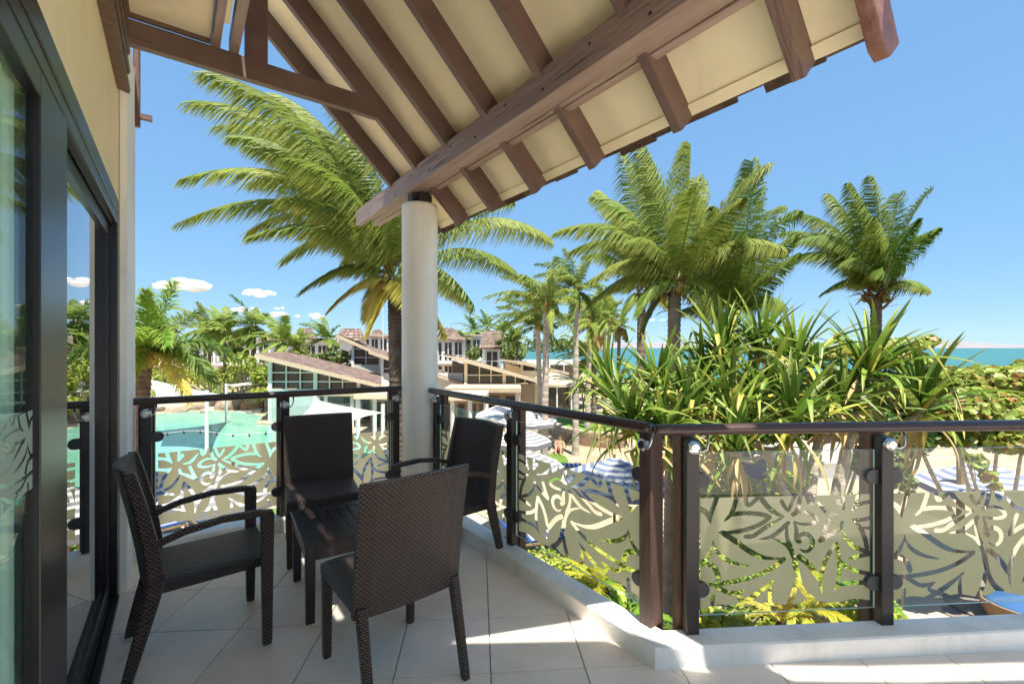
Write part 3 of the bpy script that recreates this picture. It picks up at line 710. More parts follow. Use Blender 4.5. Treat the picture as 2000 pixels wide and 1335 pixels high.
def sidechair(label, loc, rz, group):
    t = thing('wicker_side_chair', label, 'chair', loc, rz, group)
    m = MB(); m.sweep([(0, -.20, .425), (0, .0, .425), (0, .235, .425), (0, .252, .42)], [(.49, .075), (.49, .075), (.49, .072), (.485, .055)], AX, AZ, r=.14)
    m.build('seat', 'wicker', t, uv=True)
    m = MB(); back_slab(m, -.252, .252, [(-.20, .385), (-.215, .50), (-.235, .64), (-.262, .80), (-.288, .925), (-.294, .953), (-.297, .962)], .018, .046, n=8)
    m.build('backrest', 'wicker', t, uv=True)
    for s in (-1, 1):
        x = s*.221
        m = MB(); m.sweep([(x, .222, 0), (x, .222, .02), (x, .222, .388)], [(.034, .034), (.038, .038), (.046, .046)], AX, AY, r=.2); m.build('leg', 'wicker', t, uv=True)
        m = MB(); m.sweep([(x, -.325, 0), (x, -.32, .02), (x, -.235, .36), (x, -.218, .43)], [(.034, .034), (.036, .036), (.044, .046), (.044, .046)], AX, AY, r=.2); m.build('leg', 'wicker', t, uv=True)
    return t
GC = 'wicker chairs round the balcony table'
armchair('dark wicker armchair beside the sliding door with its armrests towards the table', (.118, 2.845, 0), R(-90+2), GC)
sidechair('armless wicker chair in the foreground seen from behind', (.815, 2.105, 0), R(3), GC)
sidechair('armless wicker chair behind the table in front of the pool railing', (.865, 3.575, 0), R(180-9), GC)
armchair('dark wicker armchair in front of the side railing next to the white column', (1.50, 2.845, 0), R(90+6), GC)
tb = thing('slatted_table', 'low dark brown table with a slatted top between the four wicker chairs', 'table', (.86, 2.905, 0), R(-4))
hx, hy, tz = .295, .30, .440
for (lo, hi) in (((-hx, -hy), (hx, -hy+.085)), ((-hx, hy-.085), (hx, hy)), ((-hx, -hy+.0865), (-hx+.075, hy-.0865)), ((hx-.075, -hy+.0865), (hx, hy-.0865))):
    m = MB(); m.box((lo[0], lo[1], tz-.024), (hi[0], hi[1], tz)); m.build('top_rail', 'table_paint', tb, bevel=.003)
ns = 7; wsl = (2*hx-.15)/ns
for k in range(ns):
    m = MB(); x0 = -hx+.075+k*wsl; m.box((x0+.004, -hy+.087, tz-.022), (x0+wsl-.004, hy-.087, tz-.0015)); m.build('slat', 'table_paint', tb, bevel=.003)
for sx in (-1, 1):
    m = MB(); m.box((sx*(hx-.022)-.011, -hy+.06, tz-.10), (sx*(hx-.022)+.011, hy-.06, tz-.025)); m.build('apron', 'table_paint', tb, bevel=.002)
    m = MB(); m.box((-hx+.06, sx*(hy-.022)-.011, tz-.10), (hx-.06, sx*(hy-.022)+.011, tz-.025)); m.build('apron', 'table_paint', tb, bevel=.002)
    for sy in (-1, 1):
        m = MB(); m.sweep([(sx*(hx-.034), sy*(hy-.034), 0), (sx*(hx-.034), sy*(hy-.034), tz-.025)], [(.045, .045), (.052, .052)], AX, AY, r=.1); m.build('leg', 'table_paint', tb)
# ------------------------------------------------------------------ sea, land, pool, hills, clouds
SEA = -4.25
shore = [(8, -400), (16, -60), (23, -12), (29.5, 1.0), (37, 4.2), (43.5, 9.5), (48.4, 17), (52.5, 28), (57.5, 43), (63, 60), (69, 79), (92, 150), (170, 330), (420, 800), (1500, 2600), (3000, 5200)]
m = MB(); S_ = 15000
m.add([(-S_, -S_, SEA), (S_, -S_, SEA), (S_, S_, SEA), (-S_, S_, SEA)], [(0, 1, 2, 3)]); structure(m.build('sea', 'sea_water', recalc=False))
m = MB(); land = [(x, y, ZG) for x, y in shore] + [(-6000, 5200, ZG), (-6000, -400, ZG)]
n = len(shore)
m.add(land, [tuple(range(len(land)))])
m.add([(x, y, ZG) for x, y in shore] + [(x + 7, y - 2.5, SEA - .35) for x, y in shore], [(i, n+i, n+i+1, i+1) for i in range(n-1)])
structure(m.build('ground', 'sand', recalc=False))
def sheet(name, pts, z, mt, struct=True):
    m = MB(); m.add([(p[0], p[1], z) for p in pts], [tuple(range(len(pts)))]); o = m.build(name, mt, recalc=False)
    for p in o.data.polygons:
        if p.normal.z < 0: o.data.flip_normals(); break
    return structure(o)
def gp(px, py, z=ZG): v = onz(px, py, z); return (v.x, v.y)
def smooth(P, it=2):
    for _ in range(it):
        Q = []
        for i in range(len(P)):
            a, b = P[i], P[(i+1) % len(P)]
            Q += [(a[0]*.75+b[0]*.25, a[1]*.75+b[1]*.25), (a[0]*.25+b[0]*.75, a[1]*.25+b[1]*.75)]
        P = Q
    return P
sheet('pool_deck', smooth([(-30, 60), (-30, 9), (3, 7), (12, 12), (17, 22), (14, 33), (30, 30), (34, 38), (22, 46), (5, 60)]), ZG+.006, 'paving')
pool = smooth([gp(250, 824), (-9, 46), (-22, 40), (-26, 26), (-16, 19), gp(200, 950), gp(400, 957), gp(600, 962), gp(765, 930), gp(735, 882), gp(690, 842), gp(560, 842), gp(532, 820), gp(480, 803), gp(330, 803)], 2)
sheet('pool_water', pool, ZG+.03, 'pool_water')
m = MB(); n = len(pool); C_ = Vector((sum(p[0] for p in pool)/n, sum(p[1] for p in pool)/n))
rim = []
for p in pool:
    d = (Vector(p) - C_).normalized() * .28; rim.append((p[0]+d.x, p[1]+d.y))
m.add([(x, y, ZG+.012) for x, y in pool] + [(x, y, ZG+.07) for x, y in pool] + [(x, y, ZG+.07) for x, y in rim] + [(x, y, ZG-.05) for x, y in rim],
      [(k*n+i, k*n+(i+1) % n, (k+1)*n+(i+1) % n, (k+1)*n+i) for k in range(3) for i in range(n)])
structure(m.build('pool_coping', 'cap_stone'))
sheet('garden_path', [gp(1750, 1250), gp(1985, 1260), (14.5, 1.2), (17.5, 2.2), (17, 4.2), (12.5, 3.4)], ZG+.010, 'paving')
sheet('slate_terrace', [gp(1830, 1150), gp(1912, 1205), (11.2, .3), (13, -2), (19, -1.5), (18.5, 1.6), (14.6, 1.9)], ZG+.014, 'slate_paving')
# slabs of the slate terrace that can be told apart
random.seed(3)
m = None
sl_root = bpy.data.objects['slate_terrace']
for i in range(9):
    for j in range(7):
        x = 11.6 + i*.62 + random.uniform(-.05, .05); y = -1.6 + j*.55 + random.uniform(-.05, .05) + (i % 2)*.25
        if y > 2.0 or y < -.29*(x-11.2): continue
        k = random.randint(5, 7); P = [(x+.29*math.cos(a)*random.uniform(.85, 1.12), y+.27*math.sin(a)*random.uniform(.85, 1.12)) for a in [2*math.pi*q/k for q in range(k)]]
        m = MB(); m.prism([(a, b, ZG+.012) for a, b in P], (0, 0, .02)); m.build('paving_stone', 'slate_paving', sl_root)
m = None
def lawn_patch(pts, wallh=0):
    P = smooth(pts, 3); sheet('lawn', P, ZG+wallh+.02, 'lawn')
    if wallh:
        m = MB(); n = len(P); c = Vector((sum(p[0] for p in P)/n, sum(p[1] for p in P)/n))
        Q = [tuple(Vector(p) + (Vector(p)-c).normalized()*.38) for p in P]; 
        m.add([(x, y, ZG) for x, y in Q] + [(x, y, ZG+wallh-.06) for x, y in Q], [(i, (i+1) % n, n+(i+1) % n, n+i) for i in range(n)])
        o = tag(m.build('planter_wall', 'stone_wall'), 'x', 'wall')
        k = MB(); k.add([(x, y, ZG+wallh-.06) for x, y in Q] + [(x, y, ZG+wallh+.03) for x, y in Q] + [(x, y, ZG+wallh+.03) for x, y in P] + [(x, y, ZG+wallh-.06) for x, y in P],
              [(r*n+i, r*n+(i+1) % n, (r+1)*n+(i+1) % n, (r+1)*n+i) for r in range(3) for i in range(n)]); k.build('cap_stone', 'cap_stone', o)
        return o
o = lawn_patch([gp(1082, 838), gp(1120, 834), gp(1200, 850), gp(1220, 875), gp(1150, 870), gp(1095, 858)], .75); o['label'] = 'curved stone planter wall with pale cap holding the nearer raised lawn'
o = lawn_patch([gp(1076, 806), gp(1110, 802), gp(1150, 812), gp(1120, 824), gp(1078, 822)], .6); o['label'] = 'stone planter wall of the farther raised lawn near the dining room'
lawn_patch([gp(1035, 915), gp(1078, 880), gp(1112, 893), gp(1108, 925), gp(1085, 945), gp(1050, 940)])
lawn_patch([gp(380, 1010), gp(520, 990), gp(640, 1000), gp(600, 1050), gp(420, 1060)])
lawn_patch([gp(240, 985), gp(262, 980), gp(300, 1090), gp(230, 1110)])
# distant hills beyond the bay
def hill(pxs, tops, d, depth, name='hills'):
    m = MB(); V = []; rs = np.random.RandomState(5); nR = 7
    xs = np.linspace(pxs[0], pxs[-1], 90); ty = np.interp(xs, pxs, tops)
    ty = ty + rs.uniform(-.35, .35, 90)
    for r in range(nR):
        f = r/(nR-1)
        for i, x in enumerate(xs):
            h = (HOR - ty[i]) / FPX * d + EYE - SEA
            g = math.sin(f*math.pi/2)**.8
            v = pt(x, HOR, d + depth*f + rs.uniform(-1, 1)*depth*.05); z = SEA - 1 + max(h, .2)*g*(1 + (rs.uniform(-.10, .10) if 0 < r < nR-1 else 0))
            V.append((v.x, v.y, z))
    k = len(xs); m.add(V, [(r*k+i, r*k+i+1, (r+1)*k+i+1, (r+1)*k+i) for r in range(nR-1) for i in range(k-1)])
    return structure(m.build(name, 'hill_far', smooth=True, recalc=False))
hill([1040, 1100, 1200, 1270, 1330, 1420, 1500, 1560, 1590, 1640, 1700, 1760], [676, 672, 668, 666, 668, 672, 673, 670, 666, 669, 673, 677], 4200, 900)
hill([1760, 1800, 1835, 1880, 1930, 2000, 2100, 2200], [676, 668, 661, 664, 668, 673, 670, 677], 3600, 800)
hill([-200, 100, 300, 450, 560, 680, 720, 790, 900], [660, 655, 662, 668, 660, 655, 652, 660, 672], 5200, 900)
# small fair-weather clouds
mc = bpy.data.materials.new('cloud'); mc.use_nodes = True; nt = mc.node_tree; N = nt.nodes; L = nt.links
N.remove(N['Principled BSDF']); df = N.new('ShaderNodeBsdfDiffuse'); df.inputs[0].default_value = (.92, .92, .93, 1)
tl = N.new('ShaderNodeBsdfTranslucent'); tl.inputs[0].default_value = (.92, .92, .93, 1)
a1 = N.new('ShaderNodeMixShader'); a1.inputs[0].default_value = .45; L.new(df.outputs[0], a1.inputs[1]); L.new(tl.outputs[0], a1.inputs[2])
tp = N.new('ShaderNodeBsdfTransparent'); lw = N.new('ShaderNodeLayerWeight'); lw.inputs[0].default_value = .5
mr = N.new('ShaderNodeMapRange'); mr.inputs[1].default_value = .20; mr.inputs[2].default_value = .93; mr.inputs[3].default_value = .30; mr.inputs[4].default_value = 1.0; L.new(lw.outputs['Facing'], mr.inputs[0])
a2 = N.new('ShaderNodeMixShader'); L.new(mr.outputs[0], a2.inputs[0]); L.new(a1.outputs[0], a2.inputs[1]); L.new(tp.outputs[0], a2.inputs[2]); L.new(a2.outputs[0], N['Material Output'].inputs[0]); MATS['cloud'] = mc
def cloud(px, py, wpx, hpx, label, d=2600):
    rs = random.Random(int(px)); m = MB(); k = d/FPX
    n = max(9, int(wpx/4))
    for i in range(n):
        u = rs.uniform(-1, 1); prof = (1-u*u)**.6
        c = pt(px + u*wpx/2, py - rs.uniform(-.25, .45)*hpx*prof, d + rs.uniform(-40, 40)); r = hpx*k*rs.uniform(.3, .55)*(.45+.55*prof)
        bm = bmesh.new(); bmesh.ops.create_icosphere(bm, subdivisions=2, radius=1)
        V = [c + Vector((v.co.x*r*1.5, v.co.y*r*1.5, v.co.z*r*.75)) * rs.uniform(.93, 1.07) for v in bm.verts]
        m.add(V, [tuple(v.index for v in f.verts) for f in bm.faces]); bm.free()
    tag(m.build('cloud', 'cloud', smooth=True, recalc=False), label, 'cloud', 'small clouds low over the resort')
cloud(356, 560, 105, 24, 'largest flat white cloud above the left palm'); cloud(160, 555, 60, 18, 'small white cloud low at the house corner')
cloud(505, 573, 60, 15, 'flat white cloud to the right of the largest one, above the coconut palms'); cloud(480, 606, 52, 12, 'small cloud just above the windblown coconut palms')
cloud(540, 615, 44, 12, 'small cloud low between the two coconut palms and the flat one'); cloud(607, 618, 58, 11, 'low white cloud above the shingled hotel roofs')
cloud(545, 602, 26, 5, 'faint thin wisp of cloud above the low small clouds'); cloud(1282, 626, 40, 6, 'thin cloud low over the sea between two palm trunks')

# ------------------------------------------------------------------ restaurant halls with lean-to shingle roofs
def uvroof(o, ax, ay):
    """roof UV: x along the eave, y up the slope"""
    me = o.data; ul = me.uv_layers.new(name='UV'); ax = Vector(ax).normalized(); ay = Vector(ay).normalized()
    for l in me.loops:
        c = me.vertices[l.vertex_index].co; ul.data[l.index].uv = (c.dot(ax), c.dot(ay))
def hall(label, d, hi, lo, back, base_y, posts, mulls, rails, sill_y, over=.55, th=.30, frame='mint_frame', wallm='pale_wall', cat='building', glass_x=None, solid=None, fascia='cap_stone', name='restaurant_hall'):
    """hi, lo: pixel ends of the front roof edge at depth d; back: vector to the rear edge"""
    root = thing(name, label, cat, (0, 0, 0))
    H1, L1 = pt(*hi, d), pt(*lo, d); back = camv(*back)
    sl_ = (L1-H1); t = sl_.normalized(); nrm = t.cross(back).normalized()
    if nrm.z < 0: nrm = -nrm
    m = MB(); m.prism([H1 - nrm*.10, L1 - nrm*.10, L1, H1], back); r = m.build('roof', 'roof_shingle', root); uvroof(r, back, sl_)
    m = MB(); o_ = -back.normalized()*.05; m.prism([H1 - nrm*.105 - nrm*th*.75 + o_, L1 - nrm*.105 - nrm*th*.5 + o_, L1 - nrm*.02 + o_, H1 - nrm*.02 + o_], back.normalized()*.045); m.build('fascia_board', fascia, r)
    m = MB(); m.prism([H1 - nrm*(.105+th*.4), L1 - nrm*(.105+th*.4), L1 - nrm*.105, H1 - nrm*.105], back*.98); m.build('soffit', 'cream_wall', root)
    W = back.normalized()*over; zb = EYE - (base_y-HOR)/FPX*d
    def roof_z(px):
        f = (px-hi[0])/(lo[0]-hi[0]); return (H1 + sl_*f).z - .105 - th*.42
    def col(px, w_, mt, name, z0=None, z1=None, dd=0.0, ty=.14):
        c = pt(px, HOR, d) + W + back.normalized()*dd; zt = roof_z(px) if z1 is None else z1; z0_ = zb if z0 is None else z0
        if zt - z0_ < .05: return
        m = MB(); m.obox((c.x, c.y, (zt+z0_)/2), RIGHT*w_/2, FWD*ty/2, UP*(zt-z0_)/2); m.build(name, mt, root)
    zs_ = EYE - (sill_y-HOR)/FPX*d
    gx = glass_x or (posts[0], posts[-1])
    ed = sorted(set([gx[0]] + [x for x in list(mulls)+list(posts) if gx[0] < x < gx[1]] + [gx[1]]))
    for a, b in zip(ed[:-1], ed[1:]):
        za, zb_ = roof_z(a), roof_z(b)
        if max(za, zb_) < zs_ + .1: continue
        A_, B_ = pt(a, HOR, d) + W + back.normalized()*.12, pt(b, HOR, d) + W + back.normalized()*.12
        P = [(A_.x, A_.y, zs_), (B_.x, B_.y, zs_), (B_.x, B_.y, max(zb_, zs_+.02)), (A_.x, A_.y, max(za, zs_+.02))]
        m = MB(); m.prism(P, back.normalized()*.03); m.build('window_pane', 'dark_glass', root)
    for x in posts: col(x, .24, frame, 'post')
    for x in mulls: col(x, .07, frame, 'mullion', z0=zs_, ty=.09)
    for y in rails:
        z = EYE - (y-HOR)/FPX*d
        # the rail stops where the roof comes down
        f = (H1.z - .105 - th*.42 - z)/max(1e-6, (H1.z - L1.z)); xe = min(gx[1], hi[0] + f*(lo[0]-hi[0]))
        if xe <= gx[0] + 2: continue
        A_, B_ = pt(gx[0], HOR, d) + W, pt(xe, HOR, d) + W; A_.z = B_.z = z
        m = MB(); m.bar(A_, B_, .08, .07); m.build('window_rail', frame, root)
    A_, B_ = pt(gx[0], HOR, d) + W, pt(solid[1] if solid else gx[1], HOR, d) + W
    m = MB(); m.prism([(A_.x, A_.y, ZG), (B_.x, B_.y, ZG), (B_.x, B_.y, zs_-.04), (A_.x, A_.y, zs_-.04)], back.normalized()*.2); m.build('wall', wallm, root)
    A_, B_ = pt(gx[0], HOR, d) + back*.9, pt(gx[1], HOR, d) + back*.9
    m = MB(); m.prism([(A_.x, A_.y, ZG), (B_.x, B_.y, ZG), (B_.x, B_.y, min(L1.z, 9) - .4), (A_.x, A_.y, H1.z - .6)], back.normalized()*.2); m.build('rear_wall', wallm, root)
    return root
h1 = hall('long lean-to hall with mint posts, tall grid windows and brown shingle roof beside the pool', 30, (499, 689), (744, 750), (-3.1, 0, 11), 834,
     [524, 614, 700], [556, 584, 642, 668], [728, 746], 760, glass_x=(524, 735), wallm='aqua_paint', solid=(0, 622))
h2 = hall('rear gabled hall with a steep shingle cap and white framed windows behind the pool hall', 43, (659, 652), (800, 716), (-2, 0, 9), 800,
     [688, 742], [714], [681, 698], 712, glass_x=(688, 800), frame='white_paint', wallm='pale_wall')
m = MB(); P = [pt(659, 652, 43), pt(668, 641, 46), pt(703, 641, 46), pt(716, 672, 43.5)]; m.prism(P, camv(0, -.12, .35)); r = m.build('roof_cap', 'roof_thatch', h2); uvroof(r, RIGHT, UP)
h2b = hall('middle lean-to hall with dark windows partly hidden by the near palm trunk', 38, (722, 683), (905, 747), (-1.5, 0, 9), 806,
     [745, 905], [770, 858, 880], [700, 720], 728, glass_x=(745, 905), frame='white_paint', wallm='white_paint')
h3 = hall('large lean-to hall with black picture windows right of the white column', 34, (891, 694), (1112, 758), (-2.6, 0, 10.5), 814,
     [912, 988, 1052], [939, 962, 1010, 1029], [733], 749, glass_x=(912, 1075), frame='cream_wall', wallm='tan_wall', fascia='cap_stone')
h4 = hall('small low roofed hall with a rounded gable behind the large one', 46, (1010, 703), (1112, 727), (-2, 0, 8), 790,
     [1022, 1075], [1048], [], 724, glass_x=(1022, 1100), frame='cream_wall', wallm='cream_wall')
# flat canopies in front of the halls
def canopy(label, pxs, d, y_top, y_bot, depth, posts, thick=.35, mt='cap_stone', slope=.0):
    root = thing('terrace_canopy', label, 'canopy', (0, 0, 0)); z1 = EYE-(y_top-HOR)/FPX*d; zb = ZG
    A_, B_ = pt(pxs[0], HOR, d), pt(pxs[1], HOR, d)
    m = MB(); m.prism([(A_.x, A_.y, z1-thick), (B_.x, B_.y, z1-thick), (B_.x, B_.y, z1), (A_.x, A_.y, z1)], camv(0, slope, depth)); m.build('roof_slab', mt, root, bevel=.04)
    m = MB(); A2, B2 = A_ + FWD*(depth-.3), B_ + FWD*(depth-.3)
    m.prism([(A2.x, A2.y, ZG), (B2.x, B2.y, ZG), (B2.x, B2.y, z1-thick-.02), (A2.x, A2.y, z1-thick-.02)], FWD*.15); m.build('rear_wall', 'tan_wall', root)
    rs = random.Random(int(pxs[0]))
    for k in range(4):
        x = pxs[0] + (pxs[1]-pxs[0])*(k+.15)/4; x2 = x + (pxs[1]-pxs[0])*.17
        C1, C2 = pt(x, HOR, d) + FWD*(depth-.34), pt(x2, HOR, d) + FWD*(depth-.34)
        m = MB(); m.prism([(C1.x, C1.y, ZG+.1), (C2.x, C2.y, ZG+.1), (C2.x, C2.y, z1-thick-.5), (C1.x, C1.y, z1-thick-.5)], FWD*-.05); m.build('opening_shade_panel', 'dark_glass', root)  # dark sheet on the wall stands in for a shaded doorway
    for x in posts:
        c = pt(x, HOR, d) + FWD*.35; m = MB(); m.box((c.x-.09, c.y-.09, ZG), (c.x+.09, c.y+.09, z1-thick+.01)); m.build('post', 'white_paint', root)
    return root
canopy('flat tan canopy on white posts in front of the large lean-to hall', (868, 1018), 31, 757, 766, 3, [872, 930, 945, 1010])
canopy('sunlit ochre canopy over the terrace bar just below the side railing', (856, 950), 27, 771, 779, 3, [882, 917, 948], mt='canvas_tan')
canopy('flat tan canopy with white posts beside the aqua wall of the pool hall', (625, 760), 29, 763, 772, 4, [632, 684, 694, 755])
canopy('pale square canopy beneath the pool hall eave behind the railing post', (690, 800), 26, 768, 778, 3.5, [695, 728, 790], mt='canvas_tan')
# round-ended dining room at the shore
root = thing('dining_room', 'tan roofed dining room with slim white columns at the sea end of the halls', 'building', (0, 0, 0))
d = 33; c0 = pt(1082, HOR, d+2.5); zt = EYE-(756-HOR)/FPX*d; zr = EYE-(728-HOR)/FPX*(d+3)
ring = [c0 + RIGHT*(2.1*math.cos(a)) + FWD*(2.6*math.sin(a)) for a in [2*math.pi*(k+.5)/10 for k in range(10)]]
m = MB(); top = [c0 + FWD*1.0 + (p-c0)*.35 for p in ring]
V = [(p.x, p.y, zt) for p in ring] + [(p.x, p.y, zt+.18) for p in ring] + [(p.x, p.y, zr) for p in top]
m.add(V, [(r*10+i, r*10+(i+1) % 10, (r+1)*10+(i+1) % 10, (r+1)*10+i) for r in range(2) for i in range(10)] + [tuple(range(10))[::-1], tuple(range(20, 30))]); m.build('roof', 'cap_stone', root)
for p in ring:
    q = c0 + (p-c0)*.9; m = MB(); m.tube([(q.x, q.y, ZG), (q.x, q.y, zt+.02)], .06, 8); m.build('column', 'white_paint', root)
m = MB(); V = []
inn = [c0 + (p-c0)*.78 for p in ring]
m.add([(p.x, p.y, ZG+.5) for p in inn] + [(p.x, p.y, zt) for p in inn], [(i, (i+1) % 10, 10+(i+1) % 10, 10+i) for i in range(10)]); m.build('window_pane', 'dark_glass', root)
m = MB(); m.add([(p.x, p.y, ZG) for p in ring] + [(p.x, p.y, ZG+.5) for p in ring], [(i, (i+1) % 10, 10+(i+1) % 10, 10+i) for i in range(10)] + [tuple(range(10, 20))]); m.build('base_wall', 'tan_wall', root)
# ------------------------------------------------------------------ hotel blocks behind
def hotel(label, d, x0, x1, y0, base_y, depth, cap=None, floors=2, wallm='white_paint', bays=4, name='hotel_block', flat=True):
    root = thing(name, label, 'building', (0, 0, 0)); A_, B_ = pt(x0, HOR, d), pt(x1, HOR, d); z1 = EYE-(y0-HOR)/FPX*d; W_ = (B_-A_).length
    m = MB(); m.prism([(A_.x, A_.y, ZG), (B_.x, B_.y, ZG), (B_.x, B_.y, z1), (A_.x, A_.y, z1)], FWD*depth); m.build('wall', wallm, root)
    if flat:
        m = MB(); m.prism([(A_.x-.3, A_.y, z1+.01), (B_.x+.3, B_.y, z1+.01), (B_.x+.3, B_.y, z1+.22), (A_.x-.3, A_.y, z1+.22)], camv(0, 0, depth)); 
        o = m.build('roof_slab', 'tan_wall', root); o.location = -FWD*.6
    hgt = (z1-ZG)/floors
    for f in range(floors):
        for b in range(bays):
            u0, u1 = (b+.16)/bays, (b+.84)/bays; P0, P1 = A_.lerp(B_, u0), A_.lerp(B_, u1); za, zb = ZG+hgt*f+.25, ZG+hgt*(f+1)-.55
            fr = MB(); 
            P = [(P0.x, P0.y, za), (P1.x, P1.y, za), (P1.x, P1.y, zb), (P0.x, P0.y, zb)]
            fr.prism([Vector(p)-FWD*.06 for p in P], FWD*.05); w = fr.build('window', 'dark_glass', root)
            c = (P0+P1)/2; q = MB(); q.obox((c.x-FWD.x*.08, c.y-FWD.y*.08, (za+zb)/2), RIGHT*.05, FWD*.03, UP*(zb-za)/2); q.build('mullion', 'white_paint', w)
        if f:
            m = MB(); zf = ZG+hgt*f; Q0, Q1 = A_-FWD*1.2, B_-FWD*1.2
            m.prism([(Q0.x, Q0.y, zf-.18), (Q1.x, Q1.y, zf-.18), (Q1.x, Q1.y, zf), (Q0.x, Q0.y, zf)], FWD*1.18); bal = m.build('balcony', 'white_paint', root)
            m = MB(); m.bar(Vector((Q0.x, Q0.y, zf+.95)), Vector((Q1.x, Q1.y, zf+.95)), .07, .06)
            for k in range(int(W_*1.2)+1):
                s = Q0.lerp(Q1, k/max(1, int(W_*1.2))); m.bar(Vector((s.x, s.y, zf)), Vector((s.x, s.y, zf+.95)), .05, .05)
            m.build('balustrade', 'white_paint', bal)
    if cap:
        for (poly, dd) in cap:
            ds = d - .8
            P = [pt(x, y, ds + k) for (x, y), k in zip(poly, dd)]
            nn = (P[1]-P[0]).cross(P[2]-P[1]).normalized(); 
            if nn.z < 0: nn = -nn
            m = MB(); m.prism(P, -nn*.18); r = m.build('roof', 'roof_thatch', root); uvroof(r, RIGHT, (P[0]-P[-1]) if len(P) > 3 else UP)
            # far slope closes the cap
            hi_ = sorted(range(len(P)), key=lambda i: -P[i].z)[:2]; a, b = P[hi_[0]], P[hi_[1]]; low = min(p.z for p in P)
            if (a-b).length > .3:
                m = MB(); m.prism([a, b, b+FWD*2.2-UP*(b.z-low), a+FWD*2.2-UP*(a.z-low)], UP*-.15); r2 = m.build('rear_roof', 'roof_thatch', root); uvroof(r2, RIGHT, UP)
    return root
hotel('white hotel block with a steep shingle cap right of the column', 62, 846, 905, 661, 740, 9, cap=[([(860, 640), (886, 640), (909, 664), (881, 664)], (2.2, 2.2, 0, 0))], bays=3)
hotel('white hotel wing with a flat tan roof between the two shingled ones', 66, 903, 940, 656, 740, 9, bays=2)
hotel('open pavilion with tall shingle roof on white posts above the large hall', 56, 946, 976, 678, 740, 4, cap=[([(943, 645), (980, 645), (978, 679), (938, 679)], (2.6, 2.6, 0, 0))], bays=1, floors=2)
hotel('hotel block with shingle cap behind the round bushy tree', 70, 575, 662, 668, 740, 9, cap=[([(588, 640), (607, 640), (622, 661), (584, 661)], (2.2, 2.2, 0, 0))], bays=4)
hotel('white two storey hotel block with balconies behind the windblown coconut palms', 60, 425, 528, 664, 745, 9, cap=[([(432, 642), (452, 640), (462, 662), (428, 662)], (2.0, 2.0, 0, 0))], bays=4)
hotel('low hotel wing at the left behind the feather palm', 64, 235, 420, 670, 745, 9, bays=7)
hotel('dark roofed hotel house beside the flagpole', 80, 706, 758, 656, 730, 9, cap=[([(728, 644), (742, 643), (757, 658), (722, 658)], (2, 2, 0, 0))], bays=3)
hotel('low white marquee wall by the beach behind the fan palms', 60, 985, 1140, 704, 740, 5, bays=2, floors=1, flat=False, name='marquee')
hotel('pale hotel block left of the house corner seen only in the glass', 60, 20, 190, 660, 745, 9, bays=6)
# ------------------------------------------------------------------ palms
WIND = camv(-1, -.05, .15)
def bez(a, b, c, t): return a*((1-t)**2) + b*(2*t*(1-t)) + c*(t*t)
def add_frond(m, p0, p1, p2, nl=70, ll=.75, lw=.036, droop=.45, wind=.35, rs=random, age=0.0, plumose=0.0, rach=.022, bare=.10, hang=None):
    """one feather leaf along a curved rib; m.age carries how dry each vertex is"""
    if m.age is None: m.age = []
    p0, p1, p2 = Vector(p0), Vector(p1), Vector(p2); L = (p1-p0).length + (p2-p1).length
    ns = 10; pts = [bez(p0, p1, p2, k/ns) for k in range(ns+1)]
    n0 = len(m.v); m.tube(pts, [rach*(1-.85*k/ns) for k in range(ns+1)], 4, caps=False, flat=.7); m.age += [min(1, age+.35)]*(len(m.v)-n0)
    down = Vector((0, 0, -1)); W = WIND*wind + down*droop
    V = []; F = []; A = []; o = len(m.v)
    prevS = None
    for k in range(nl):
        t = bare + (1-bare)*((k+.5)/nl)
        p = bez(p0, p1, p2, t); T = (bez(p0, p1, p2, min(1, t+.02)) - bez(p0, p1, p2, max(0, t-.02))).normalized()
        S = T.cross(UP)
        if S.length < .12: S = prevS if prevS is not None else T.cross(FWD)
        S.normalize()
        if prevS is not None and S.dot(prevS) < 0: S = -S
        prevS = S
        Nn = S.cross(T)
        prof = (math.sin(math.pi*min(1, (.12+.80*t)))**.55)*(1-.25*t)
        al = R(28 + 36*t)
        for s in (-1, 1):
            if rs.random() < .04: continue
            ln = ll*prof*rs.uniform(.85, 1.12)
            D = S*(s*math.cos(al)) + T*math.sin(al) + Nn*rs.uniform(.0, .22)
            if plumose:
                a = rs.uniform(-1, 1)*plumose; D = D + Nn*a
            D = (D + Vector((rs.uniform(-.13, .13), rs.uniform(-.13, .13), rs.uniform(-.16, .10)))).normalized()
            hg = hang or 0.0
            D1 = (D*(1-.25*hg) + W*(.30+.22*hg)).normalized(); mid = p + D1*ln*.5
            D2 = (D1*(1-.45*hg) + W*(1.0+.5*hg)*rs.uniform(.7, 1.3)).normalized(); tip = mid + D2*ln*.5
            wd = (T - D1*T.dot(D1)); 
            if wd.length < .05: wd = Nn
            wd = wd.normalized()*lw*.5*rs.uniform(.8, 1.15)
            i = o + len(V)
            V += [p - wd*.55, p + wd*.55, mid - wd, mid + wd, tip]
            F += [(i, i+1, i+3, i+2), (i+2, i+3, i+4)]
            a0 = min(1, age + rs.uniform(0, .15)); A += [a0, a0, a0, a0, min(1, a0 + rs.uniform(.1, .55))]
    m.v.extend([tuple(v) for v in V]); m.f.extend(F); m.mi.extend([0]*len(F)); m.age += A
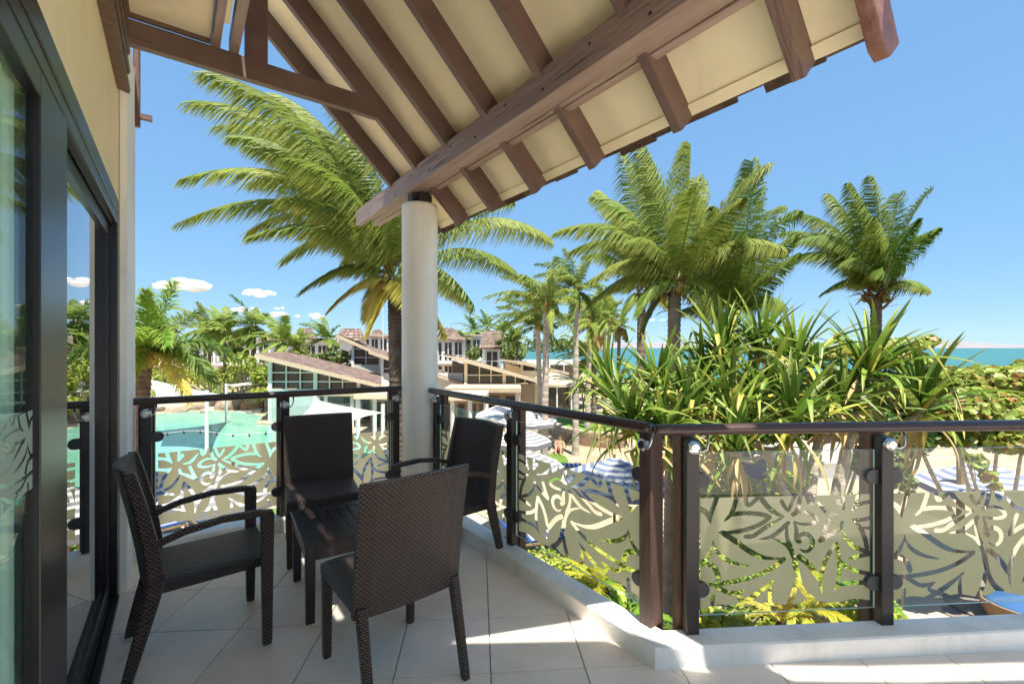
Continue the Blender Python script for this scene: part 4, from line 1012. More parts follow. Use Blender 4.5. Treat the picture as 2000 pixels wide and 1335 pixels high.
def ring_trunk(m, pts, r0, r1, rings=30, seg=12, swell=1.0, seed=1):
    P = [Vector(p) for p in pts]; rs = random.Random(seed); V = []; n = rings*2
    path = []
    for k in range(n+1):
        u = k/n*(len(P)-1); i = min(int(u), len(P)-2); f = u-i; f2 = f*f*(3-2*f)
        path.append(P[i].lerp(P[i+1], f))
    rad = [(r0 + (r1-r0)*(k/n)) * ((1+.35*swell*math.exp(-k/n*14))) * (1.045 if k % 2 else .955) * rs.uniform(.975, 1.025) for k in range(n+1)]
    m.tube(path, rad, seg)
def palm(name, label, group, base, crown, r0, r1, tips, fmat='frond_green', lean=None, nl=70, ll=.75, lw=.036, droop=.45, wind=.35, tmat='trunk_grey', seed=1,
         fibre=.24, coconuts=0, shaft=None, arch=.28, plumose=0.0, rings=34, merge=False, rach=.022, hang=None):
    """tips: list of (tip vector in camera frame (right, up, away), arch) from the crown; merge: one crown mesh for far palms"""
    base = Vector(base); crown = Vector(crown); rs = random.Random(seed)
    root = thing(name, label, 'palm tree', base, 0, group); B = base
    m = MB(); mid = base.lerp(crown, .5) + (Vector(lean) if lean else Vector((0, 0, 0)))
    ring_trunk(m, [Vector((0, 0, -.15)), (mid-B)*.55 + (Vector((0,0,0))), mid-B, (crown-B)*.8 + (mid-base.lerp(crown, .5))*.3, crown-B], r0, r1, rings, seed=seed); m.build('trunk', tmat, root, smooth=False)
    c = crown - B
    if shaft:
        m = MB(); m.tube([c - UP*.25*shaft, c, c + UP*.45*shaft, c + UP*.95*shaft], [r1*1.05, r1*1.35, r1*1.1, r1*.45], 10); m.build('crownshaft', 'crownshaft', root, smooth=True)
    if fibre:
        m = MB(); 
        for k in range(46):
            a = rs.uniform(0, 6.28); z = rs.uniform(-.42, .30); r_ = r1*rs.uniform(.8, 1.25)
            p = c + Vector((math.cos(a)*r_, math.sin(a)*r_, z)); o = Vector((math.cos(a), math.sin(a), rs.uniform(-.4, 1.4))).normalized(); sd = Vector((-math.sin(a), math.cos(a), 0))
            ln = fibre*rs.uniform(.6, 1.5)
            m.add([p - sd*.05, p + sd*.05, p + o*ln*.6 + sd*.035, p + o*ln*.6 - sd*.035, p + o*ln + Vector((0, 0, -.05))], [(0, 1, 2, 3), (3, 2, 4)])
        m.build('leaf_bases', 'fibre', root)
    for k in range(coconuts):
        a = rs.uniform(0, 6.28); bm = MB(); q = c + Vector((math.cos(a)*.2, math.sin(a)*.2, rs.uniform(-.22, .02)))
        bm.lathe([(.01, -.10), (.055, -.07), (.075, 0), (.055, .07), (.01, .10)], q, 8); bm.build('coconut', 'coconut', root, smooth=True)
    mm = MB() if merge else None
    for k, tp in enumerate(tips):
        v = camv(*tp[0]); ar = tp[1] if len(tp) > 1 and tp[1] is not None else arch; L = v.length
        fm = tp[2] if len(tp) > 2 else fmat
        p0 = c + v.normalized()*r1*.5 + UP*rs.uniform(0, .12)
        p1 = p0 + v*.42 + UP*(L*(ar + (.10 if hang else 0))) - WIND*(L*.06)
        m = mm if merge else MB()
        add_frond(m, p0, p1, c + v, nl, ll*min(1.1, .45 + L*.14) if not merge else ll, lw, droop, wind, rs, age=.45 if fm == 'frond_dry' else rs.uniform(0, .18), plumose=plumose, rach=rach, hang=hang)
        if not merge: m.build('frond', fm, root, recalc=False)
    if merge: mm.build('crown', fmat, root, recalc=False)
    return root
def tipxy(c, tips, d):
    """pixel tips -> camera-frame vectors from the crown pixel c at depth d"""
    k = d/FPX; out = []
    for tp in tips:
        out.append((((tp[0]-c[0])*k, (c[1]-tp[1])*k, tp[2]*k),) + tuple(tp[3:]))
    return out
GP = 'coconut palms round the balcony'
def ground_at(px, d): p = pt(px, HOR, d); return Vector((p.x, p.y, ZG))
# the big coconut palm behind the column, its fronds streaming to the left
T1 = [(385,205,60,.26),(440,235,-90,.30),(500,215,120,.22),(560,195,-40,.25),(640,190,90,.16),(700,215,-120,.14),(395,440,-60,.34),(430,420,90,.34),(470,330,40,.34),(520,300,-100,.3),
      (560,480,-120,.36),(470,470,160,.3),(600,300,200,.2),(1080,445,40,.34),(1000,420,-130,.30),(1010,500,120,.3),(900,300,60,.2),(860,330,-140,.2),(780,250,160,.1),(930,590,-60,.34),
      (690,600,80,.32),(600,560,-20,.34),(640,430,-170,.3),(680,330,230,.25),(820,300,0,.1),(540,250,-200,.28),(610,390,130,.33),(480,260,10,.3),(520,380,30,.36),(580,340,-150,.3),(450,380,-120,.36),(650,260,-40,.22),(560,430,60,.36),(700,400,180,.25),(620,480,140,.34),(500,430,200,.34),(660,380,-200,.3)]
T1y = [(668,600,-60,.30,'frond_yellow'),(700,610,60,.22,'frond_yellow'),(735,640,-40,.16,'frond_yellow'),(868,640,20,.20,'frond_yellow'),(850,620,-80,.22,'frond_yellow'),(890,560,90,.3,'frond_yellow')]
palm('coconut_palm', 'tall coconut palm behind the white column with fronds streaming left', GP, ground_at(772, 9.2), pt(770, 545, 9.2), .155, .135, tipxy((770, 535), T1+T1y, 9.2),
     'frond_green', nl=150, ll=1.0, lw=.025, droop=1.0, wind=.8, hang=.8, tmat='trunk_dark', seed=4, coconuts=6, rings=60, lean=(.06, 0, 0))
# feather palm at the house corner
T2 = [(312,510,40,.10,'frond_fresh'),(335,540,-60,.16,'frond_fresh'),(250,560,60,.12,'frond_fresh'),(390,610,-60,.30,'frond_deep'),(430,670,60,.42,'frond_deep'),(420,640,-120,.36,'frond_fresh'),(445,720,-30,.50,'frond_deep'),
      (400,745,-40,.46,'frond_yellow'),(370,700,80,.4,'frond_fresh'),(180,640,-60,.3,'frond_fresh'),(160,700,40,.4,'frond_deep'),(215,740,-80,.42,'frond_fresh'),(330,740,-140,.4,'frond_fresh'),(350,720,100,.4,'frond_deep'),
      (285,560,160,.2,'frond_deep'),(250,640,-170,.3,'frond_fresh'),(300,760,-110,.40,'frond_fresh'),(120,600,60,.25,'frond_deep'),(370,640,-160,.34,'frond_fresh')]
palm('feather_palm', 'bright green feather palm at the house corner with a rusty crownshaft', 'feather palms', ground_at(262, 9.6), pt(283, 700, 9.6), .15, .13, tipxy((285, 665), T2, 9.6),
     'frond_fresh', nl=110, ll=.66, lw=.032, droop=.55, wind=.12, tmat='trunk_brown', seed=9, shaft=.8, fibre=0, plumose=.75, lean=(-.05, 0, 0), rach=.016)
# the right hand group of three
T3b = [(1090,445,-40,.30),(1130,460,60,.34),(1150,540,-60,.40),(1165,575,80,.36),(1180,345,60,.2),(1235,275,-60,.12),(1290,280,60,.08),(1345,275,-20,.05),(1400,300,80,.08),(1480,320,-40,.2),
       (1200,480,-100,.36),(1230,600,-80,.4),(1300,400,-160,.2),(1460,430,100,.25),(1240,420,140,.3),(1500,480,-60,.3),(1380,420,-150,.15),(1420,640,-30,.4),(1270,640,40,.34)]
palm('coconut_palm', 'coconut palm left of the pandanus with a long frond reaching left and grey ringed trunk', GP, ground_at(1306, 7.9), pt(1318, 560, 7.9), .125, .105, tipxy((1322, 545), T3b, 7.9),
     'frond_green', nl=135, ll=.90, lw=.023, droop=1.0, wind=.6, hang=.9, tmat='trunk_grey', seed=14, coconuts=3, rings=56)
T3c = [(1538,385,20,.32),(1515,420,-70,.30),(1490,315,60,.12),(1440,330,-60,.08),(1400,350,70,.10),(1545,450,60,.36),(1470,350,150,.14),(1360,360,20,.16),(1360,420,-90,.2),(1330,480,40,.3),(1480,480,-120,.25),(1530,520,60,.3),(1380,480,-150,.2),(1440,450,150,.1),
       (1300,540,-50,.34),(1500,590,-60,.40),(1340,600,70,.3),(1450,520,-180,.1),(1410,440,0,.06)]
palm('coconut_palm', 'younger coconut palm low behind the pandanus with upright folded fronds', GP, ground_at(1432, 8.6), pt(1430, 625, 8.6), .13, .11, tipxy((1432, 615), T3c, 8.6),
     'frond_deep', nl=130, ll=.86, lw=.023, droop=1.0, wind=.55, hang=.9, tmat='trunk_grey', seed=21, rings=30)
T3a = [(1180,350,30,.2),(1215,300,-40,.14),(1260,290,40,.1),(1330,290,-20,.1),(1390,330,40,.15),(1200,420,-50,.3),(1150,480,30,.34),(1290,350,0,.1),(1340,400,-40,.2),(1180,560,20,.36),(1320,600,-20,.36),(1210,610,-40,.3),(1240,400,50,.2),(1380,470,30,.3)]
palm('coconut_palm', 'slender coconut palm with a straight trunk against the sea, left of the pandanus', GP, ground_at(1250, 15.5), pt(1253, 572, 15.5), .16, .135, tipxy((1256, 560), T3a, 15.5),
     'frond_green', nl=96, ll=1.1, lw=.04, droop=1.0, wind=.5, hang=.9, tmat='trunk_brown', seed=33, coconuts=4, rings=40, fibre=.4)
T4 = [(1540,450,-20,.42),(1565,470,60,.40),(1600,495,-60,.36),(1590,375,40,.22),(1625,345,-50,.14),(1650,335,40,.10),(1690,322,-20,.06),(1720,345,60,.05),(1775,340,20,.10),(1785,350,-40,.16),(1803,430,-20,.30),(1790,490,30,.36),(1770,540,-50,.4),
      (1640,420,-90,.2),(1660,400,90,.15),(1740,440,-100,.2),(1620,540,20,.36),(1580,400,90,.28),(1690,430,-120,.1),(1735,500,90,.25),(1650,520,-90,.34)]
palm('coconut_palm', 'windswept coconut palm standing alone at the right against the sky', GP, ground_at(1700, 9.6), pt(1712, 575, 9.6), .125, .10, tipxy((1712, 545), T4, 9.6),
     'frond_deep', nl=126, ll=.82, lw=.023, droop=1.0, wind=.7, hang=.9, tmat='trunk_brown', seed=41, coconuts=2, rings=50, fibre=.42)
# fan-like royal palms in the middle distance
def burst(n, r, seed, up=.35, low=-.75, windk=.25):
    rs = random.Random(seed); out = []
    for k in range(n):
        a = k*2.399 + rs.uniform(-.3, .3); e = rs.uniform(low, 1.0)*1.0; ce = math.cos(e*1.1); se = math.sin(e*1.1)
        L = r*rs.uniform(.82, 1.1)
        out.append(((L*(ce*math.cos(a) - windk), L*(se+up*.2), L*ce*math.sin(a)), rs.uniform(.18, .36)))
    return out
GM = 'royal palms beside the dining room'
for (px, d, cy, gx, r, sd, lab) in [(1068, 19, 606, 1062, 2.0, 51, 'royal palm with pale smooth trunk in front of the large lean-to hall'), (1125, 22, 572, 1124, 2.0, 52, 'royal palm right of the paler one, with trunk ending on the beach path'),
                                    (1152, 25, 640, 1146, 1.9, 53, 'royal palm behind, with a hanging dry orange frond'), (1050, 24, 640, 1058, 2.0, 54, 'royal palm at the left of the beach group, behind the pale smooth trunk')]:
    t = burst(26, r, sd) 
    if sd == 53: t += [((.5, -1.2, -.3), .3, 'frond_dry'), ((.7, -.9, -.2), .3, 'frond_dry')]
    palm('royal_palm', lab, GM, ground_at(gx, d), pt(px, cy, d), .155, .125, t, 'frond_green' if sd % 2 else 'frond_deep', nl=64, ll=.66, lw=.038, droop=.8, wind=.35, tmat='bark_pale', seed=sd, shaft=.5, fibre=0, plumose=.55, rings=24, hang=.5)
GT = 'slender palms along the beach'
for (px, cy, gx, by, d, r, sd, lab) in [(1180, 628, 1182, 0, 34, 2.7, 61, 'slender coconut palm at the waterline, its fronds blown flat to the left'), (1210, 640, 1205, 0, 38, 2.4, 62, 'thin bent palm with a small windblown head over the sea'),
                                        (1160, 700, 1160, 0, 27, 1.7, 63, 'short bushy palm on the beach below the slender ones'), (1195, 615, 1176, 0, 42, 2.6, 64, 'slender palm behind the one at the waterline')]:
    palm('beach_palm', lab, GT, ground_at(gx, d), pt(px, cy, d), .17, .13, burst(18, r, sd, windk=.55), 'frond_green', nl=26, ll=.85, lw=.11, droop=.45, wind=.6, tmat='trunk_brown', seed=sd, merge=True, rings=16, rach=.03)
GD = 'windblown coconut palms by the hotel blocks'
for (px, cy, d, r, sd, lab) in [(438, 652, 40, 2.7, 71, 'windblown palm left of the others above the two storey hotel block'), (496, 640, 42, 3.0, 72, 'windblown palm standing highest of the row by the hotel blocks'),
                                (553, 668, 40, 2.9, 73, 'windblown palm at the left tip of the pool hall roof'), (640, 664, 50, 2.6, 74, 'small palm beside the round bushy tree'), (408, 645, 44, 2.8, 75, 'palm at the left of the row half behind the feather palm'),
                                (470, 680, 46, 2.4, 76, 'low palm between the two windblown ones'), (585, 680, 52, 2.2, 77, 'low palm in front of the hotel block with the shingle cap')]:
    palm('coconut_palm', lab, GD, ground_at(px+3, d), pt(px, cy, d), .17, .13, burst(20, r, sd, windk=.45), 'frond_green' if sd % 2 else 'frond_deep', nl=26, ll=.95, lw=.12, droop=.5, wind=.55, tmat='trunk_brown', seed=sd, merge=True, rings=16, rach=.03)
for (px, cy, d, r, sd, lab) in [(930, 648, 75, 3.0, 81, 'far palm left of the tall shingle pavilion roof'), (952, 640, 80, 3, 82, 'far palm behind the tall shingle pavilion roof'), (985, 650, 70, 3, 83, 'far palm right of the tall shingle pavilion roof'),
                                (1010, 668, 55, 2.6, 84, 'low palm under the royal palms'), (905, 665, 66, 2.4, 85, 'low palm at the right end of the white hotel block')]:
    palm('coconut_palm', lab, 'far palms behind the halls', ground_at(px, d), pt(px, cy, d), .17, .13, burst(16, r, sd, windk=.4), 'frond_deep', nl=20, ll=.95, lw=.16, droop=.5, wind=.5, tmat='trunk_brown', seed=sd, merge=True, rings=10, rach=.03)

# ------------------------------------------------------------------ leaves scattered through crowns
def leaf_cloud(m, blobs, n, size, seed=1, hexa=False, up=.5, asp=.55, shell=.55):
    """blobs: (centre, rx, ry, rz); n leaves of given size spread through them"""
    rs = np.random.RandomState(seed); vol = np.array([b[1]*b[2]*b[3] for b in blobs])**.75; vol = vol/vol.sum()
    which = rs.choice(len(blobs), n, p=vol)
    C = np.array([tuple(b[0]) for b in blobs])[which]; Rr = np.array([b[1:4] for b in blobs])[which]
    d = rs.normal(size=(n, 3)); d /= np.linalg.norm(d, axis=1)[:, None]
    rad = (shell + (1-shell)*rs.rand(n))[:, None]; rad = rad*(rs.rand(n)[:, None] > .25) + (rs.rand(n)**(1/3))[:, None]*(0)
    rad[rad == 0] = rs.rand((rad == 0).sum())**.5
    P = C + d*Rr*rad
    N_ = d*(1-up) + np.array([0, 0, 1.0])*up + rs.normal(size=(n, 3))*.45; N_ /= np.linalg.norm(N_, axis=1)[:, None]
    T = np.cross(N_, rs.normal(size=(n, 3))); T /= np.linalg.norm(T, axis=1)[:, None]; B = np.cross(N_, T)
    s = (size*rs.uniform(.65, 1.25, n))[:, None]
    if hexa:
        an = [2*math.pi*k/6 for k in range(6)]
        vs = [P + T*s*.5*math.cos(a)*1.05 + B*s*.5*math.sin(a) + N_*s*(.06 if k % 3 else -.04) for k, a in enumerate(an)]
    else:
        vs = [P - T*s*.5, P + B*s*.5*asp + N_*s*.05, P + T*s*.5 - N_*s*.08, P - B*s*.5*asp + N_*s*.05]
    k = len(vs); V = np.stack(vs, 1).reshape(-1, 3); o = len(m.v)
    m.v.extend(map(tuple, V.tolist())); m.f.extend([tuple(range(o+i*k, o+i*k+k)) for i in range(n)]); m.mi.extend([0]*n)
    ag = np.clip(rs.rand(n)**6*1.1, 0, 1); 
    if m.age is None: m.age = []
    m.age += np.repeat(ag, k).tolist()
def bush(name, label, cat, base, blobs, n, size, mt, stems=4, seed=1, hexa=False, up=.5, group=None, asp=.55, smat='trunk_brown', sr=.02, part='foliage'):
    base = Vector(base); root = thing(name, label, cat, base, 0, group); m = MB()
    bl = [(Vector(b[0])-base,) + tuple(b[1:]) for b in blobs]
    leaf_cloud(m, bl, n, size, seed, hexa, up, asp); m.build(part, mt, root, recalc=False)
    rs = random.Random(seed)
    for k in range(stems):
        b = rs.choice(bl); e = b[0] + Vector((rs.uniform(-.4, .4)*b[1], rs.uniform(-.4, .4)*b[2], 0)); st = Vector((rs.uniform(-.12, .12), rs.uniform(-.12, .12), -.05))
        q = MB(); q.tube([st, st.lerp(e, .5) + Vector((rs.uniform(-.1, .1), rs.uniform(-.1, .1), .1)), e], [sr, sr*.75, sr*.4], 6); q.build('stem', smat, root)
    return root
def blobpx(px, py, d, rxp, ryp, rd=None):
    k = d/FPX; return (pt(px, py, d), rxp*k, (rd or rxp)*k, ryp*k)
# sea grape to the right, broad round leaves
SG = [blobpx(1700, 684, 9.2, 60, 14), blobpx(1770, 672, 9.2, 50, 12, 40), blobpx(1812, 664, 9.2, 22, 8, 20), blobpx(1590, 690, 9.2, 60, 12), blobpx(1770, 705, 9, 45, 18, 40), blobpx(1850, 738, 8.8, 60, 22), blobpx(1930, 738, 8.6, 60, 24), blobpx(1990, 745, 8.6, 60, 30),
      blobpx(1890, 775, 8.4, 70, 24), blobpx(1970, 790, 8.4, 60, 26), blobpx(1910, 820, 8.2, 50, 22), blobpx(1950, 855, 8.0, 50, 26, 40), blobpx(1870, 850, 8.2, 40, 22), blobpx(2060, 780, 8.4, 60, 50), blobpx(1990, 830, 8.3, 40, 20), blobpx(2050, 720, 8.8, 60, 20),
      blobpx(1880, 800, 8.2, 60, 30), blobpx(1960, 820, 8.1, 60, 36), blobpx(2020, 850, 8.0, 50, 36), blobpx(1850, 815, 8.3, 40, 24), blobpx(1905, 900, 7.6, 16, 14), blobpx(1930, 930, 7.5, 12, 14), blobpx(1945, 950, 7.5, 8, 8)]
sg = bush('sea_grape_tree', 'sea grape tree with round leathery leaves spreading at the far right', 'tree', ground_at(1960, 9.2), SG, 12500, .135, 'seagrape_leaf', stems=7, seed=5, hexa=True, up=.45, smat='bark_pale', sr=.05, part='crown')
SG2 = [blobpx(1735, 905, 7.6, 34, 42), blobpx(1715, 860, 7.8, 40, 26), blobpx(1760, 940, 7.5, 26, 26), blobpx(1690, 900, 7.9, 30, 30), blobpx(1780, 870, 7.6, 30, 24)]
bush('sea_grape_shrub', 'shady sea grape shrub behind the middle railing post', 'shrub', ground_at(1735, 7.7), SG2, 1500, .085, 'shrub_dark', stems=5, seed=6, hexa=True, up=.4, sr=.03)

SG3 = [blobpx(px, py, d, rx, ry) for px, py, d, rx, ry in ((1480,770,8.6,60,40),(1560,760,8.8,60,40),(1640,760,8.9,60,40),(1720,760,8.9,60,36),(1780,780,8.8,50,40),(1500,830,8.4,60,34),(1590,825,8.5,60,34),(1400,790,8.6,60,50),(1330,850,8.2,50,40),(1700,830,8.6,50,36),(1420,860,8.2,50,36),(1800,840,8.5,50,34))]
bush('sea_grape_tree', 'sea grape tree with leaves darkened as shaded gaps right behind the pandanus heads', 'tree', ground_at(1560, 9.0), SG3, 9000, .12, 'shrub_dark', stems=7, seed=8, hexa=True, up=.45, smat='bark_pale', sr=.05, part='crown')  # dark leaf colour paints the shaded depth between the heads
# ------------------------------------------------------------------ pandanus
def strap_mesh(name, L, el, bend, fold=None, w=.055, seed=0):
    """one long strap leaf: starts along +X at elevation el, bends down, may fold over sharply"""
    rs = random.Random(seed); n = 12; p = Vector((0, 0, 0)); e = el; V = []; A = []
    for k in range(n+1):
        t = k/n; wd = w*min(1, .55+2.2*t)*(1-t**2.2)**.8 + .002
        dx, dz = math.cos(e), math.sin(e)
        up_ = Vector((-dz, 0, dx))
        V += [p + Vector((0, -wd/2, 0)) + up_*wd*.22, p - up_*wd*.05, p + Vector((0, wd/2, 0)) + up_*wd*.22]; A += [max(0, (t-.55)*1.2)]*3
        p = p + Vector((dx, rs.uniform(-.02, .02), dz))*(L/n)
        e -= bend/n*(.5+1.1*t)
        if fold and abs(t-fold) < .5/n: e -= R(rs.uniform(70, 115))
        e = max(e, R(-88))
    F = []
    for k in range(n):
        for j in (0, 1): F.append((k*3+j, k*3+j+1, (k+1)*3+j+1, (k+1)*3+j))
    m = MB(); m.add(V, F); m.age = A; return m.mesh(name, 'strap_green', smooth=True, recalc=False)
SV = []
for i in range(8): SV.append((strap_mesh('leaf', 1.05, R(82-3*i), R(14+3*i), None, .092, i), 0))
for i in range(8): SV.append((strap_mesh('leaf', 1.1, R(64-5*i), R(34+8*i), None, .088, 20+i), 1))
for i in range(8): SV.append((strap_mesh('leaf', 1.12, R(58-6*i), R(22), .42+.05*i, .088, 40+i), 2))
for i in range(6): SV.append((strap_mesh('leaf', 1.0, R(5-8*i), R(60), None, .085, 60+i), 3))
def recolour(me, mt):
    c = me.copy(); c.materials.clear(); c.materials.append(MATS[mt]); return c
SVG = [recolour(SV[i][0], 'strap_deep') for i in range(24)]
SVY = [recolour(SV[i][0], 'strap_yellow') for i in (9, 12, 14, 17, 19, 21)]; SVD = [recolour(SV[i][0], 'strap_dry') for i in (24, 26, 28, 29)]
SVL = [s[0] for s in SV[:24]]
HEADS = [(1200,775,6.2,.95,-18),(1285,765,6.3,.95,-8),(1240,838,5.5,.95,-25),(1345,815,5.6,1,0),(1415,705,6.6,1.05,-10),(1480,690,6.8,1.0,6),(1425,815,5.7,1.0,4),(1552,722,6.4,1.15,4),(1372,745,6.5,.9,-8),
         (1545,835,5.5,1.0,5),(1640,800,6.0,.95,0),(1692,735,6.2,1.18,4),(1796,800,5.9,1.10,12),(1490,790,6.0,1,0),(1300,850,5.4,.85,-14),(1440,880,5.2,.8,-4)]
pbase = ground_at(1640, 6.1)
pd = thing('pandanus_tree', 'big pandanus with many heads of long strap leaves rising behind the railing', 'tree', pbase, 0)
random.seed(11); rsP = random.Random(12)
jun = [pt(1615, 1060, 5.9)-pbase, pt(1580, 985, 5.9)-pbase, pt(1660, 850, 6.0)-pbase]
def limb(pts, r0, r1, name='branch', mt='bark_pale'):
    m = MB(); ring_trunk(m, pts, r0, r1, 16, 9, .0, 3); return m.build(name, mt, pd)
limb([Vector((0, 0, -.1)), pt(1625, 1230, 5.95)-pbase, jun[0], pt(1640, 940, 5.95)-pbase, jun[2], pt(1690, 760, 6.1)-pbase], .10, .06, 'trunk')
limb([jun[0], jun[1], pt(1590, 900, 6.0)-pbase, pt(1600, 860, 6.1)-pbase, jun[2]], .075, .055)
limb([pt(1610, 1050, 5.9)-pbase, pt(1530, 960, 5.8)-pbase, pt(1495, 880, 5.8)-pbase, pt(1430, 830, 5.8)-pbase], .055, .04)
for k, (px, py, d, s, tilt) in enumerate(HEADS):
    hp = pt(px, py, d) - pbase
    src = min(jun + [pt(1430, 830, 5.8)-pbase, pt(1690, 760, 6.1)-pbase, pt(1495, 880, 5.8)-pbase], key=lambda q: (q-hp).length if q.z < hp.z + .1 else 9e9)
    lim = limb([src, src.lerp(hp, .5) - UP*.12, hp - UP*.08], .04, .035)
    st = MB(); st.tube([(0, 0, -.12), (0, 0, 0), (0, 0, .10)], [.04, .05, .02], 8); h = st.build('leaf_head', 'bark_pale', pd); h.location = hp
    # heads lean outwards and to the wind a little
    ax = camv(math.sin(R(tilt)), 0, -.12*(k % 3)); h.rotation_mode = 'QUATERNION'; h.rotation_quaternion = Vector((ax.x, ax.y, 1.0)).normalized().to_track_quat('Z', 'Y')
    nlv = 48
    for j in range(8):
        o = link('leaf', SVD[rsP.randrange(len(SVD))] if rsP.random() < .7 else rsP.choice(SVY), h); o.location = (0, 0, -.10 - .02*j); o.rotation_euler = (0, R(rsP.uniform(15, 50)), j*.785 + rsP.uniform(-.3, .3)); k_ = s*rsP.uniform(.55, .85); o.scale = (k_, k_*1.2, k_)
    for j in range(nlv):
        u = j/nlv
        if u < .22: me = SV[rsP.randrange(0, 8)][0]
        elif u < .56: me = SV[rsP.randrange(8, 16)][0]
        elif u < .85: me = SV[rsP.randrange(16, 24)][0] if rsP.random() < .82 else rsP.choice(SVY + SVD[:2])
        elif u < .95: me = SV[rsP.randrange(24, 30)][0] if rsP.random() < .5 else rsP.choice(SVY)
        else: me = rsP.choice(SVD)
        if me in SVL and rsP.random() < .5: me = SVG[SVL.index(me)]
        o = link('leaf', me, h); a = j*2.399 + rsP.uniform(-.25, .25); sc_ = s*rsP.uniform(.68, 1.0)
        o.location = (.02*math.cos(a), .02*math.sin(a), .09 - .16*u); o.rotation_euler = (rsP.uniform(-.25, .25), rsP.uniform(-.12, .12), a); o.scale = (sc_, sc_*rsP.uniform(.85, 1.1), sc_)

# ------------------------------------------------------------------ planting under the balcony
GS = 'shrubs planted under the balcony'
bush('leafy_shrub', 'yellow green leafy shrub below the side kerb next to the dark post', 'shrub', ground_at(1080, 5.4), [blobpx(1060, 1095, 4.6, 40, 26), blobpx(1105, 1120, 4.4, 46, 30), blobpx(1140, 1160, 4.2, 40, 40), blobpx(1080, 1180, 4.5, 70, 60)], 1700, .062, 'shrub_bright', 6, 21, group=GS)
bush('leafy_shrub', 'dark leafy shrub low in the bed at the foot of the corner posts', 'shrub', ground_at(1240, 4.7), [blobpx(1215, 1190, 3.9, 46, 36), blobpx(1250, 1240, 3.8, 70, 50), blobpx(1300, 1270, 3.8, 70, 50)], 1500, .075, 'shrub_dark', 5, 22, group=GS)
bush('leafy_shrub', 'shrub with rounded light green leaves just beyond the corner glass panel', 'shrub', ground_at(1410, 4.3), [blobpx(1392, 1205, 3.5, 26, 18), blobpx(1435, 1225, 3.5, 34, 26), blobpx(1380, 1260, 3.6, 60, 40)], 420, .085, 'shrub_leaf', 5, 23, hexa=True, group=GS)
bush('leafy_shrub', 'tangled green shrub in the bed beneath the leaf patterned glass', 'shrub', ground_at(1520, 4.8), [blobpx(1480, 1150, 4.6, 60, 50), blobpx(1400, 1120, 5.0, 60, 60), blobpx(1540, 1200, 4.2, 60, 40), blobpx(1460, 1230, 4.0, 80, 40)], 2200, .07, 'shrub_leaf', 6, 24, group=GS)
bush('leafy_shrub', 'sunlit yellow green shrub by the backing timber of the middle post', 'shrub', ground_at(1680, 4.9), [blobpx(1680, 1120, 4.8, 46, 50), blobpx(1655, 1180, 4.5, 50, 40), blobpx(1710, 1190, 4.5, 44, 36), blobpx(1745, 1215, 4.3, 30, 22)], 1900, .06, 'shrub_bright', 6, 25, group=GS)
bush('leafy_shrub', 'green hedge shrub behind the corner glass panel under the pandanus', 'shrub', ground_at(1400, 6.6), [blobpx(1390, 1000, 6.4, 60, 50), blobpx(1460, 980, 6.5, 60, 50), blobpx(1420, 1090, 6.2, 90, 70), blobpx(1540, 1060, 6.3, 60, 60), blobpx(1350, 930, 6.6, 40, 40)], 4500, .085, 'shrub_leaf', 7, 26, group=GS)
bush('leafy_shrub', 'dense shrub right of the pandanus trunk behind the glass', 'shrub', ground_at(1690, 6.9), [blobpx(1670, 1010, 6.6, 36, 50), blobpx(1690, 1080, 6.4, 40, 60)], 1200, .07, 'shrub_leaf', 5, 27, group=GS)
bush('leafy_shrub', 'yellow green hedge filling the bed behind the leaf patterned glass', 'shrub', ground_at(1470, 7.2), [blobpx(1480, 1000, 6.9, 70, 40), blobpx(1560, 1010, 6.9, 60, 40), blobpx(1420, 950, 7.2, 60, 36), blobpx(1500, 1080, 6.5, 90, 50), blobpx(1600, 1100, 6.3, 60, 60), blobpx(1530, 940, 7.4, 40, 24), blobpx(1400, 900, 7.4, 50, 30), blobpx(1370, 980, 7, 40, 40)], 6000, .095, 'shrub_bright', 7, 28, group=GS)
bush('leafy_shrub', 'green hedge between the pandanus trunk and the middle post, in half shade', 'shrub', ground_at(1660, 6.2), [blobpx(1655, 1070, 5.9, 50, 50), blobpx(1640, 1130, 5.6, 60, 40), blobpx(1700, 1140, 5.6, 40, 40)], 1700, .07, 'shrub_leaf', 6, 29, group=GS)
bush('leafy_shrub', 'green shrub outside the side kerb, left of the corner posts and behind the glass', 'shrub', ground_at(1170, 5.6), [blobpx(1190, 1080, 5.3, 50, 40), blobpx(1235, 1040, 5.4, 36, 50), blobpx(1150, 1120, 5.0, 50, 40)], 1700, .07, 'shrub_leaf', 6, 30, group=GS)
def fern(name, label, base, c, n, r, seed, mt, group):
    rs = random.Random(seed); base = Vector(base); c = Vector(c); root = thing(name, label, 'fern', base, 0, group)
    m = MB(); m.tube([Vector((0, 0, -.05)), (c-base)*.6, c-base], [.05, .045, .04], 7); m.build('stem', 'trunk_dark', root)
    for k in range(n):
        a = k*2.399; e = rs.uniform(.1, 1.2); v = Vector((math.cos(a)*math.cos(e), math.sin(a)*math.cos(e), math.sin(e)))*r*rs.uniform(.8, 1.1)
        f = MB(); p0 = c - base; add_frond(f, p0, p0 + v*.55 + UP*r*.25, p0 + v - UP*r*.15, 34, r*.19, r*.035, .3, .1, rs, rach=r*.012); f.build('frond', mt, root, recalc=False)
    return root
GF = 'ferns in the bed under the balcony'
fern('fern', 'golden yellow fern in the bed below the side glass panel', ground_at(1175, 4.9), pt(1180, 1150, 4.0), 15, .50, 31, 'fern_yellow', GF)
fern('fern', 'green fern low beside the corner posts', ground_at(1215, 4.6), pt(1222, 1215, 3.7), 13, .40, 32, 'frond_fresh', GF)
